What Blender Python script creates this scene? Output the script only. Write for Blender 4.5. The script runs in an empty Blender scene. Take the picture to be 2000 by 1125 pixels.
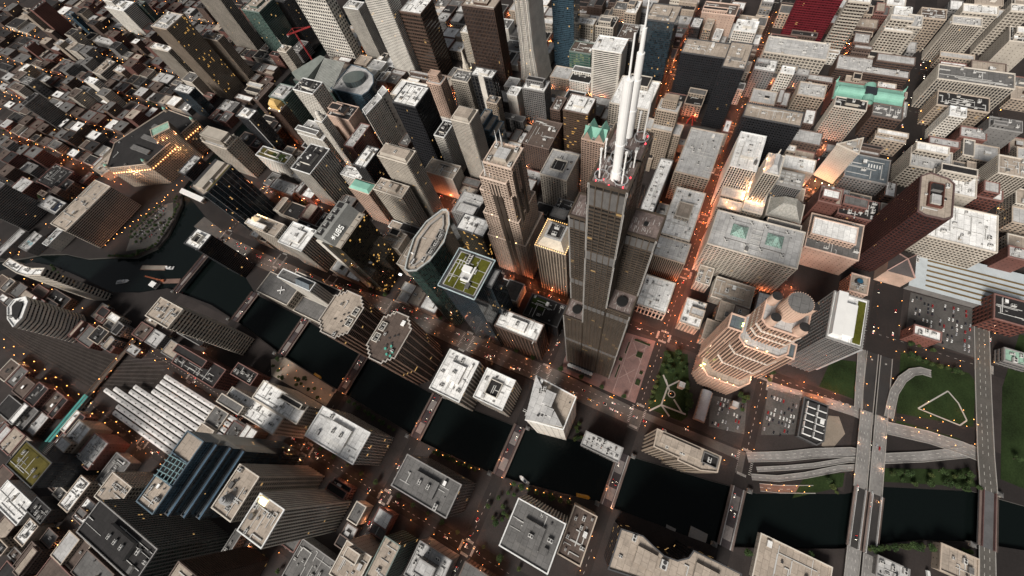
import bpy, math, random
from mathutils import Vector, Matrix
from mathutils.geometry import tessellate_polygon
from mathutils.bvhtree import BVHTree

S = bpy.context.scene
R = math.radians
# ------------------------------------------------------------------ camera, sky, sun, exposure
CAMLOC = Vector((-181.07, -38.42, 627.7))
CR = ((0.42460486, -0.89370039, -0.14494938), (0.84346847, 0.33228245, 0.42207738), (-0.32904658, -0.30147634, 0.89489684))
cam = bpy.data.cameras.new('camera'); cam.sensor_width = 36; cam.lens = 13.885
cam.clip_start = 1; cam.clip_end = 9000
co = bpy.data.objects.new('camera', cam); S.collection.objects.link(co)
mw = Matrix.Identity(4)
for i in range(3):
    for j in range(3): mw[j][i] = CR[i][j]
mw.translation = CAMLOC; co.matrix_world = mw; S.camera = co
SUN_EL, SUN_AZ = R(39), R(280)          # compass azimuth, clockwise from north (+y)
W = bpy.data.worlds.new('World'); S.world = W; W.use_nodes = True
wn = W.node_tree.nodes; sky = wn.new('ShaderNodeTexSky'); sky.sky_type = 'NISHITA'; sky.sun_disc = False
sky.sun_elevation = SUN_EL; sky.sun_rotation = SUN_AZ; sky.air_density = 1.0; sky.dust_density = 3.0; sky.ozone_density = 1.0
hs = wn.new('ShaderNodeHueSaturation'); hs.inputs['Saturation'].default_value = .22; W.node_tree.links.new(sky.outputs[0], hs.inputs['Color'])   # hazy overcast dusk
W.node_tree.links.new(hs.outputs[0], wn['Background'].inputs[0]); wn['Background'].inputs[1].default_value = 0.05
sl = bpy.data.lights.new('sun', 'SUN'); sl.energy = 3.9; sl.angle = R(22); sl.color = (1, .95, .88)
so = bpy.data.objects.new('sun', sl); S.collection.objects.link(so)
sd = Vector((math.sin(SUN_AZ) * math.cos(SUN_EL), math.cos(SUN_AZ) * math.cos(SUN_EL), math.sin(SUN_EL)))
so.rotation_euler = sd.to_track_quat('Z', 'Y').to_euler()
S.view_settings.view_transform = 'Standard'; S.view_settings.look = 'None'; S.view_settings.exposure = .24

def proj(p):
    d = Vector(p) - CAMLOC
    x = sum(CR[0][i] * d[i] for i in range(3)); y = sum(CR[1][i] * d[i] for i in range(3)); z = -sum(CR[2][i] * d[i] for i in range(3))
    if z <= 1: return None
    return (1000 + 771.4 * x / z, 562.5 - 771.4 * y / z)
def inframe(p, m=0):
    q = proj(p)
    return q is not None and -m < q[0] < 2000 + m and -m < q[1] < 1125 + m

# ------------------------------------------------------------------ materials
MATS = {}
class NT:
    def __init__(s, name):
        s.mat = bpy.data.materials.new(name); s.mat.use_nodes = True
        s.t = s.mat.node_tree; s.b = s.t.nodes['Principled BSDF']
    def n(s, typ, **kw):
        x = s.t.nodes.new(typ)
        for k, v in kw.items(): setattr(x, k, v)
        return x
    def put(s, v, sock):
        if isinstance(v, bpy.types.NodeSocket): s.t.links.new(v, sock)
        elif v is not None: sock.default_value = v
    def math(s, op, a, b=None, c=None):
        x = s.n('ShaderNodeMath', operation=op)
        for i, v in enumerate((a, b, c)): s.put(v, x.inputs[i])
        return x.outputs[0]
    def mix(s, f, a, b, mode='MIX'):
        x = s.n('ShaderNodeMix', data_type='RGBA', blend_type=mode)
        s.put(f, x.inputs[0])
        s.put(a if isinstance(a, bpy.types.NodeSocket) else (*a, 1), x.inputs[6]); s.put(b if isinstance(b, bpy.types.NodeSocket) else (*b, 1), x.inputs[7])
        return x.outputs[2]
    def noise(s, scale, detail=3, vec=None):
        if vec is None: vec = s.n('ShaderNodeNewGeometry').outputs['Position']
        x = s.n('ShaderNodeTexNoise'); s.put(vec, x.inputs['Vector']); x.inputs['Scale'].default_value = scale; x.inputs['Detail'].default_value = detail
        return x.outputs['Fac']
    def ramp(s, f, lo, hi):
        x = s.n('ShaderNodeMapRange'); s.put(f, x.inputs[0]); x.inputs[1].default_value = lo; x.inputs[2].default_value = hi
        return x.outputs[0]
def dim(c, k): return tuple(a * k for a in c)
def surf(name, col, rough=.8, spec=.3, var=.25, scale=.06, fine=.5, stain=0, metal=0, emit=None, es=0, seam=0):
    key = ('s', name, col, rough, var, scale, stain, es, seam)
    if key in MATS: return MATS[key]
    m = NT(name)
    if emit is None:
        a = m.noise(scale, 4); b = m.noise(fine, 3)
        f = m.ramp(m.math('MULTIPLY_ADD', a, .6, m.math('MULTIPLY', b, .4)), .35, .65)
        c = m.mix(f, dim(col, 1 - var), dim(col, 1 + var * .6))
        if seam:
            bt = m.n('ShaderNodeTexBrick'); m.put(m.n('ShaderNodeNewGeometry').outputs['Position'], bt.inputs['Vector'])
            for nm, v in (('Scale', 1), ('Brick Width', 11), ('Row Height', 7.5), ('Mortar Size', .22), ('Mortar Smooth', .2), ('Bias', .1)): bt.inputs[nm].default_value = v
            bt.inputs['Color1'].default_value = (1 - seam * .35,) * 3 + (1,); bt.inputs['Color2'].default_value = (1.05,) * 3 + (1,); bt.inputs['Mortar'].default_value = (1 - seam,) * 3 + (1,)
            c = m.mix(1.0, c, bt.outputs['Color'], 'MULTIPLY')
        if stain:
            g = m.ramp(m.noise(.07, 7), .58, .74)
            c = m.mix(m.math('MULTIPLY', g, stain), c, dim(col, .32))
        m.put(c, m.b.inputs['Base Color'])
    else:
        m.b.inputs['Base Color'].default_value = (*col, 1)
        m.b.inputs['Emission Color'].default_value = (*emit, 1); m.b.inputs['Emission Strength'].default_value = es
    m.b.inputs['Roughness'].default_value = rough; m.b.inputs['Specular IOR Level'].default_value = spec; m.b.inputs['Metallic'].default_value = metal
    MATS[key] = m.mat; return m.mat
def windows(wall, glass, bay, fl, wu, wv, lit=.02, litcol=(1, .62, .25), ls=1.2, rough=.12):
    """a wall with rows of windows, laid out in metres along the wall by its UV map"""
    key = ('w', wall, glass, bay, fl, wu, wv, lit, litcol, ls)
    if key in MATS: return MATS[key]
    m = NT('window_wall')
    uv = m.n('ShaderNodeUVMap'); sp = m.n('ShaderNodeSeparateXYZ'); m.put(uv.outputs[0], sp.inputs[0])
    u = m.math('DIVIDE', sp.outputs[0], bay); v = m.math('DIVIDE', sp.outputs[1], fl)
    fu = m.math('FRACT', u); fv = m.math('FRACT', v)
    mu = m.math('LESS_THAN', m.math('ABSOLUTE', m.math('SUBTRACT', fu, .5)), wu / 2)
    mv = m.math('LESS_THAN', m.math('ABSOLUTE', m.math('SUBTRACT', fv, .5)), wv / 2)
    k = m.math('MULTIPLY', mu, mv)
    cell = m.n('ShaderNodeCombineXYZ'); m.put(m.math('FLOOR', u), cell.inputs[0]); m.put(m.math('FLOOR', v), cell.inputs[1])
    oi = m.n('ShaderNodeObjectInfo'); m.put(oi.outputs['Random'], cell.inputs[2])
    wn_ = m.n('ShaderNodeTexWhiteNoise', noise_dimensions='3D'); m.put(cell.outputs[0], wn_.inputs['Vector'])
    r = wn_.outputs['Value']
    gcol = m.mix(r, dim(glass, .55), dim(glass, 1.7))
    a = m.noise(.05, 4); b = m.noise(.6, 3)
    f = m.ramp(m.math('MULTIPLY_ADD', a, .6, m.math('MULTIPLY', b, .4)), .35, .65)
    wcol = m.mix(f, dim(wall, .78), dim(wall, 1.12))
    m.put(m.mix(k, wcol, gcol), m.b.inputs['Base Color'])
    m.put(m.math('MULTIPLY_ADD', k, rough - .75, .75), m.b.inputs['Roughness'])
    cl = m.ramp(m.noise(.035, 2), .38, .62)
    on = m.math('MULTIPLY', m.math('LESS_THAN', r, m.math('MULTIPLY', m.math('POWER', cl, 2.0), lit * 1.6)), k)
    m.b.inputs['Emission Color'].default_value = (*litcol, 1)
    m.put(m.math('MULTIPLY', on, ls), m.b.inputs['Emission Strength'])
    MATS[key] = m.mat; return m.mat

COL = dict(W=(.56, .525, .47), T=(.29, .235, .185), B=(.375, .335, .285), G=(.15, .143, .137), D=(.03, .029, .029), K=(.014, .014, .016),
           N=(.075, .046, .034), R=(.115, .045, .034), P=(.40, .285, .225), Q=(.40, .31, .25), Z=(.43, .285, .215), E=(.085, .112, .098), U=(.035, .065, .09), M=(.11, .008, .014), X=(.045, .016, .013))
GLS = dict(D=(.014, .015, .017), K=(.008, .009, .011), N=(.018, .014, .011), G=(.06, .062, .064), U=(.011, .021, .028), E=(.016, .036, .03),
           M=(.045, .006, .008), gold=(.03, .026, .016), litg=(.02, .06, .045))
LIT = dict(gold=(.085, (1, .55, .14), .6), litg=(.3, (.75, .8, .32), .22))
ROOF = dict(w=(.80, .79, .77), l=(.46, .452, .443), t=(.38, .32, .265), g=(.14, .135, .131), d=(.028, .026, .026), b=(.11, .083, .07),
            e=(.27, .42, .33), m=(.10, .085, .022), s=(.12, .14, .155))
def roofm(c): return surf('roof_membrane', ROOF[c], .85, .2, .22, .05, .4, .38 if c in 'wlgt' else .2, seam=.45)
ASPH = surf('asphalt', (.019, .015, .014), .85, .3, .3, .03, .4)
PAVE = surf('pavement', (.036, .029, .027), .85, .2, .3, .04, .5, .3)
CONC = surf('concrete', (.30, .285, .265), .85, .2, .2, .05, .5, .25)
WHITE = surf('white_paint', (.74, .73, .71), .5, .4, .06, .1, 1)
STEEL = surf('galvanised_steel', (.33, .33, .33), .5, .5, .15, .2, 1)
DARK = surf('dark_steel', (.035, .033, .033), .6, .4, .2, .2, 1)
LAWN = surf('lawn_grass', (.020, .033, .011), .95, .1, .55, .03, .5)
MARK = surf('road_paint', (.42, .40, .37), .8, .2, .3, .2, 1)
COPPER = surf('green_copper', (.21, .42, .335), .7, .3, .2, .08, .8)
UNIT = surf('unit_casing', (.50, .49, .47), .55, .4, .15, .2, 1)

# ------------------------------------------------------------------ mesh helpers
class MB:
    def __init__(s): s.v = []; s.f = []; s.m = []; s.u = []
    def face(s, pts, m=0, uv=None):
        i = len(s.v); s.v += [tuple(p) for p in pts]; s.f.append(tuple(range(i, i + len(pts)))); s.m.append(m)
        s.u.append(uv if uv else [(0, 0)] * len(pts))
    def box(s, x0, y0, z0, x1, y1, z1, m=0, mt=None):
        s.prism([(x0, y0), (x1, y0), (x1, y1), (x0, y1)], z0, z1, m, mt)
    def prism(s, poly, z0, z1, m=0, mt=None, top=True, poly2=None):
        p2 = poly2 or poly; n = len(poly); c = 0
        for i in range(n):
            a, b = poly[i], poly[(i + 1) % n]; a2, b2 = p2[i], p2[(i + 1) % n]
            l = math.dist(a, b)
            s.face([(*a, z0), (*b, z0), (*b2, z1), (*a2, z1)], m, [(c, z0), (c + l, z0), (c + l, z1), (c, z1)]); c += l
        if top: s.cap(p2, z1, m if mt is None else mt)
    def cap(s, poly, z, m=0):
        if len(poly) <= 4: s.face([(*p, z) for p in poly], m, [tuple(p) for p in poly]); return
        for t in tessellate_polygon([[Vector((*p, 0)) for p in poly]]):
            q = [poly[k] for k in t]
            if (q[1][0] - q[0][0]) * (q[2][1] - q[0][1]) - (q[1][1] - q[0][1]) * (q[2][0] - q[0][0]) < 0: q.reverse()
            s.face([(*p, z) for p in q], m, [tuple(p) for p in q])
    def cyl(s, x, y, z0, z1, r0, r1=None, n=10, m=0, mt=None, top=True):
        r1 = r0 if r1 is None else r1
        s.prism(circ(x, y, r0, n), z0, z1, m, mt, top, circ(x, y, r1, n))
    def bar(s, a, b, w, m=0):
        a, b = Vector(a), Vector(b); d = (b - a)
        if d.length < 1e-4: return
        d.normalize(); up = Vector((0, 0, 1)) if abs(d.z) < .95 else Vector((1, 0, 0))
        x = d.cross(up).normalized() * w / 2; y = x.cross(d).normalized() * w / 2
        q = [x + y, y - x, -x - y, x - y]
        for i in range(4):
            p, r = q[i], q[(i + 1) % 4]; s.face([a + p, a + r, b + r, b + p], m)
        s.face([b + k for k in q], m); s.face([a + k for k in reversed(q)], m)
    def build(s, name, mats, parent=None, org=(0, 0, 0)):
        me = bpy.data.meshes.new(name)
        o_ = org
        me.from_pydata([(x - o_[0], y - o_[1], z - o_[2]) for x, y, z in s.v], [], s.f)
        for k in (mats if isinstance(mats, (list, tuple)) else [mats]): me.materials.append(k)
        me.polygons.foreach_set('material_index', s.m)
        ul = me.uv_layers.new(name='UVMap'); ul.data.foreach_set('uv', [c for q in s.u for p in q for c in p])
        me.update()
        return link(name, me, parent, (0, 0, 0) if parent else org)
def link(name, me, parent=None, loc=(0, 0, 0), rz=0, sc=None):
    o = bpy.data.objects.new(name, me); S.collection.objects.link(o); o.location = loc; o.rotation_euler.z = rz
    if sc: o.scale = sc
    if parent: o.parent = parent
    return o
def circ(x, y, r, n=12, ph=0): return [(x + r * math.cos(ph + 2 * math.pi * i / n), y + r * math.sin(ph + 2 * math.pi * i / n)) for i in range(n)]
def rect(x0, y0, x1, y1): return [(x0, y0), (x1, y0), (x1, y1), (x0, y1)]
def ccw(p):
    a = sum(p[i][0] * p[(i + 1) % len(p)][1] - p[(i + 1) % len(p)][0] * p[i][1] for i in range(len(p)))
    return list(p) if a > 0 else list(reversed(p))
def inset(poly, d):
    out = []; n = len(poly)
    for i in range(n):
        p0, p, p1 = (Vector(poly[k % n]) for k in (i - 1, i, i + 1))
        a = (p - p0).normalized(); b = (p1 - p).normalized()
        na = Vector((-a.y, a.x)); nb = Vector((-b.y, b.x)); m = (na + nb)
        if m.length < .2: m = na
        m.normalize(); k = max(.35, m.dot(na)); out.append(tuple(p + m * d / k))
    return out
def bbox(poly): xs = [p[0] for p in poly]; ys = [p[1] for p in poly]; return min(xs), min(ys), max(xs), max(ys)
def tag(o, label=None, cat=None, group=None, kind=None):
    if label: o['label'] = label
    if cat: o['category'] = cat
    if group: o['group'] = group
    if kind: o['kind'] = kind
    return o
def thing(name, label, cat, loc, rz=0, group=None):
    return tag(link(name, None, None, loc, rz), label, cat, group)
def struct(name, mb, m): return tag(mb.build(name, m), kind='structure')

# ------------------------------------------------------------------ building kit
OCC = []          # footprints with heights, for sight lines
FOOT = []         # (x0, y0, x1, y1) of everything that stands on the ground
def facade(mb, poly, z0, z1, mode, bay, fl, wu=.62, wv=.55):
    """core in slot 1, relief in slot 0"""
    n = len(poly); c = 0
    for i in range(n):
        a, b = Vector(poly[i]), Vector(poly[(i + 1) % n]); L = (b - a).length
        if L < .05: continue
        d = (b - a) / L; no = Vector((d.y, -d.x))
        k = max(1, round(L / bay)); ub = L / k
        mb.face([(*a, z0), (*b, z0), (*b, z1), (*a, z1)], 1, [(0, z0), (k * bay, z0), (k * bay, z1), (0, z1)])
        if L < 3: continue
        if mode in 'pg':
            pw = ub * (1 - wu); dp = 1.0 if mode == 'p' else .8
            for j in range(k + 1):
                t0 = max(0, j * ub - pw / 2); t1 = min(L, j * ub + pw / 2)
                p, q = a + d * t0, a + d * t1; e = no * dp
                mb.face([(*(p + e), z0), (*(q + e), z0), (*(q + e), z1), (*(p + e), z1)], 0)
                mb.face([(*p, z0), (*(p + e), z0), (*(p + e), z1), (*p, z1)], 0)
                mb.face([(*(q + e), z0), (*q, z0), (*q, z1), (*(q + e), z1)], 0)
        if mode in 'bg' and fl < 25:
            nf = max(1, round((z1 - z0) / fl)); uf = (z1 - z0) / nf; bh = uf * (1 - wv); e = no * (.9 if mode == 'b' else .5)
            for j in range(1, nf + 1):
                zt = z0 + j * uf; zb = zt - bh
                mb.face([(*(a + e), zb), (*(b + e), zb), (*(b + e), zt), (*(a + e), zt)], 0)
                mb.face([(*(a + e), zt), (*(b + e), zt), (*b, zt), (*a, zt)], 0)
                mb.face([(*b, zb), (*a, zb), (*(a + e), zb), (*(b + e), zb)][::-1], 0)
def parapet(mb, poly, z, h=1.3, t=.8, m=0):
    o_ = inset(poly, -.6); i_ = inset(poly, t); n = len(poly)
    for k in range(n):
        j = (k + 1) % n
        mb.face([(*o_[k], z - .4), (*o_[j], z - .4), (*o_[j], z + h), (*o_[k], z + h)], m)
        mb.face([(*o_[k], z + h), (*o_[j], z + h), (*i_[j], z + h), (*i_[k], z + h)], m)
        mb.face([(*i_[j], z), (*i_[k], z), (*i_[k], z + h), (*i_[j], z + h)][::-1] if False else [(*i_[k], z + h), (*i_[j], z + h), (*i_[j], z - .2), (*i_[k], z - .2)], m)
def cmats(mode, wc, gc, bay, fl):
    wall = COL[wc]; g = GLS.get(gc, GLS['D']); lt = LIT.get(gc, (.011, (1, .6, .22), .5))
    wm = surf('wall_stone', wall, .8, .25, .22, .05, .5)
    if mode == 'c': gm = windows(dim(wall, 1.3) if wc in 'EU' else wall, g, bay, fl, .86, .80, lt[0], lt[1], lt[2], .08)
    elif mode == 'w': gm = windows(wall, g, bay, fl, .5, .5, lt[0], lt[1], lt[2])
    elif mode == 'n': gm = windows(wall, dim(wall, .45), bay * 1.7, fl * 1.3, .22, .3, 0)
    elif mode == 'p': gm = windows(dim(wall, .55), g, bay, fl if fl < 25 else 4, 1.01, .66, lt[0], lt[1], lt[2])
    elif mode == 'b': gm = windows(dim(wall, .6), g, bay, fl, .84, 1.01, lt[0], lt[1], lt[2])
    else: gm = windows(dim(wall, .5), g, bay, fl, .9, .9, lt[0], lt[1], lt[2])
    return [wm, gm]
def block(root, org, poly, z0, z1, mode, wc, gc, bay, fl, roof, name='wall', rname='roof', par=1.3, wu=.68, wv=.6):
    poly = ccw(poly); OCC.append((poly, z1))
    if mode == 'g' and fl < 6: bay *= 1.4; fl *= 1.2
    elif mode in 'wb' and fl < 6: bay *= 1.25; fl *= 1.15
    mb = MB(); facade(mb, poly, z0, z1, mode, bay, fl, wu, wv)
    if par: parapet(mb, poly, z1, par * 1.25, .8, 2)
    w = mb.build(name, cmats(mode, wc, gc, bay, fl) + [surf('coping', tuple(min(.7, c * 1.35 + .05) for c in COL[wc]), .7, .3, .15, .1, 1)], root, org)
    if roof:
        r = MB(); r.prism(poly, z1 - .3, z1 + .05); r.build(rname, roofm(roof), root, org)
    return w
def mk_unit():
    mb = MB(); mb.box(-3, -2, 0, 3, 2, .4, 1); mb.box(-2.9, -1.9, .4, 2.9, 1.9, 2.6)
    for x in (-1.5, 1.5): mb.cyl(x, 0, 2.6, 3.0, 1.15, 1.15, 10, 0, 1)
    return mb.build('cooling_unit', [UNIT, DARK])
def mk_vent():
    mb = MB(); mb.box(-1, -1, 0, 1, 1, 1.5); mb.box(-1.25, -1.25, 1.5, 1.25, 1.25, 1.8, 1); return mb.build('vent', [UNIT, DARK])
def mk_duct():
    mb = MB(); mb.box(-7, -.5, .4, 7, .5, 1.3); mb.box(6, -.5, .4, 7, 4, 1.3); mb.box(-6.4, -.4, 0, -5.8, .4, .4, 1); mb.box(5, -.4, 0, 5.6, .4, .4, 1); return mb.build('duct', [UNIT, DARK])
PROTO = {}
def proto(k, f):
    if k not in PROTO:
        o = f(); PROTO[k] = o.data; bpy.data.objects.remove(o)
    return PROTO[k]
def on_roof(root, org, k, x, y, z, rz=0, sc=(1, 1, 1)):
    f = dict(cooling_unit=mk_unit, vent=mk_vent, duct=mk_duct, pipe_run=mk_pipe)[k]
    return link(k, proto(k, f), root, (x - org[0], y - org[1], z - org[2]), rz, sc)
def penthouse(root, org, x0, y0, x1, y1, z, h, wc='W', roof='l', well=False):
    mb = MB()
    if well:
        mb.prism(rect(x0, y0, x1, y1), z, z + h, 0, top=False); i_ = inset(rect(x0, y0, x1, y1), 1)
        o_ = rect(x0, y0, x1, y1)
        for k in range(4):
            j = (k + 1) % 4
            mb.face([(*o_[k], z + h), (*o_[j], z + h), (*i_[j], z + h), (*i_[k], z + h)], 0)
            mb.face([(*i_[k], z + h), (*i_[j], z + h), (*i_[j], z + .1), (*i_[k], z + .1)], 0)
        mb.cap(i_, z + .15, 1)
    else: mb.prism(rect(x0, y0, x1, y1), z, z + h, 0, 1)
    return mb.build('penthouse', [surf('wall_stone', COL[wc], .8, .25, .22, .05, .5), roofm(roof)], root, org)
def mk_pipe():
    mb = MB(); mb.box(-.5, -.25, .3, .5, .25, .8); mb.box(-.46, -.2, 0, -.42, .2, .3, 1); mb.box(.42, -.2, 0, .46, .2, .3, 1); return mb.build('pipe_run', [UNIT, DARK])
def inside(x, y, p):
    c = False
    for i in range(len(p)):
        a, e = p[i], p[i - 1]
        if (a[1] > y) != (e[1] > y) and x < (e[0] - a[0]) * (y - a[1]) / (e[1] - a[1]) + a[0]: c = not c
    return c
def mech(root, org, poly, z, code, wc, roof, rng):
    small = inset(poly, 4)
    x0, y0, x1, y1 = bbox(poly); w, d = x1 - x0, y1 - y0
    nu = 0; c = code
    for ch in c:
        if ch.isdigit(): nu = int(ch)
    if 'u' in c and not nu: nu = 1
    used = []
    def free(x, y, r): return all(abs(x - a) > r + e or abs(y - b) > r + f for a, b, e, f in used)
    if 'p' in c or 'k' in c:
        px_, py_ = (.42 if w > d else .5) * w / 2, (.42 if d > w else .5) * d / 2
        cx, cy = x0 + w * rng.uniform(.45, .55), y0 + d * rng.uniform(.45, .55)
        h = rng.uniform(3.5, 6)
        pw = 'W' if roof in 'wl' else wc
        penthouse(root, org, cx - px_, cy - py_, cx + px_, cy + py_, z, h, pw if pw not in 'KD' else 'G', 'd' if 'k' in c else roof, 'k' in c)
        used.append((cx, cy, px_, py_))
        if 'p' in c:
            for k in range(max(1, int(max(px_, py_) / 7))):
                t = (k + .5) / max(1, int(max(px_, py_) / 7)) - .5
                on_roof(root, org, 'cooling_unit', cx + (px_ * 1.5 * t if px_ > py_ else 0), cy + (py_ * 1.5 * t if py_ >= px_ else 0), z + h, 0 if px_ < py_ else 1.57, (min(1, px_ / 5),) * 3)
    if min(w, d) > 18:
        nu = nu * 2 + 3
        for k in range((3 + int(min(w, d) > 30) * 3) if len(poly) == 4 else 0):
            ax = rng.random() < .5; L = (w if ax else d) * rng.uniform(.25, .7); x, y = x0 + w * rng.uniform(.15, .85), y0 + d * rng.uniform(.15, .85)
            x = min(max(x, x0 + (L / 2 if ax else 0) + 2), x1 - (L / 2 if ax else 0) - 2); y = min(max(y, y0 + (0 if ax else L / 2) + 2), y1 - (0 if ax else L / 2) - 2)
            on_roof(root, org, 'pipe_run', x, y, z, 0 if ax else 1.57, (L, rng.uniform(.8, 2.2), rng.uniform(.6, 1.6)))
    for k in range(nu + 2):
        for _ in range(12):
            x, y = rng.uniform(x0 + 4, x1 - 4) if w > 10 else (x0 + x1) / 2, rng.uniform(y0 + 4, y1 - 4) if d > 10 else (y0 + y1) / 2
            if free(x, y, 4) and (len(poly) == 4 or inside(x, y, small)): break
        else: continue
        s_ = rng.uniform(.4, 1.25); used.append((x, y, 3 * s_, 3 * s_))
        if k < nu and k % 3 == 1 and min(w, d) > 22: on_roof(root, org, 'duct', x, y, z, rng.choice((0, 1.57)), (s_, s_, s_))
        elif k < nu: on_roof(root, org, 'cooling_unit', x, y, z, rng.choice((0, 1.57)), (s_, s_, s_ * rng.uniform(.8, 1.4)))
        elif k == nu and min(w, d) > 26: hw_ = rng.uniform(2, 4); penthouse(root, org, x - hw_, y - hw_ * .7, x + hw_, y + hw_ * .7, z, rng.uniform(2.5, 4), rng.choice('WGB'), rng.choice('lgw'))
        else: on_roof(root, org, 'vent', x, y, z, 0, (s_, s_, s_))
def tower(name, label, cat, poly, h, mode, wc, gc, bay, fl, roof, code='n', wu=.68, wv=.6, par=1.3, seed=0, z0=0):
    poly = ccw(poly); x0, y0, x1, y1 = bbox(poly); org = ((x0 + x1) / 2, (y0 + y1) / 2, z0)
    root = thing(name, label, cat, org); FOOT.append((x0, y0, x1, y1))
    block(root, org, poly, z0, h, mode, wc, gc, bay, fl, roof, par=par, wu=wu, wv=wv)
    mech(root, org, poly, h, code, wc, roof, random.Random(seed or label))
    return root, org

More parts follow.
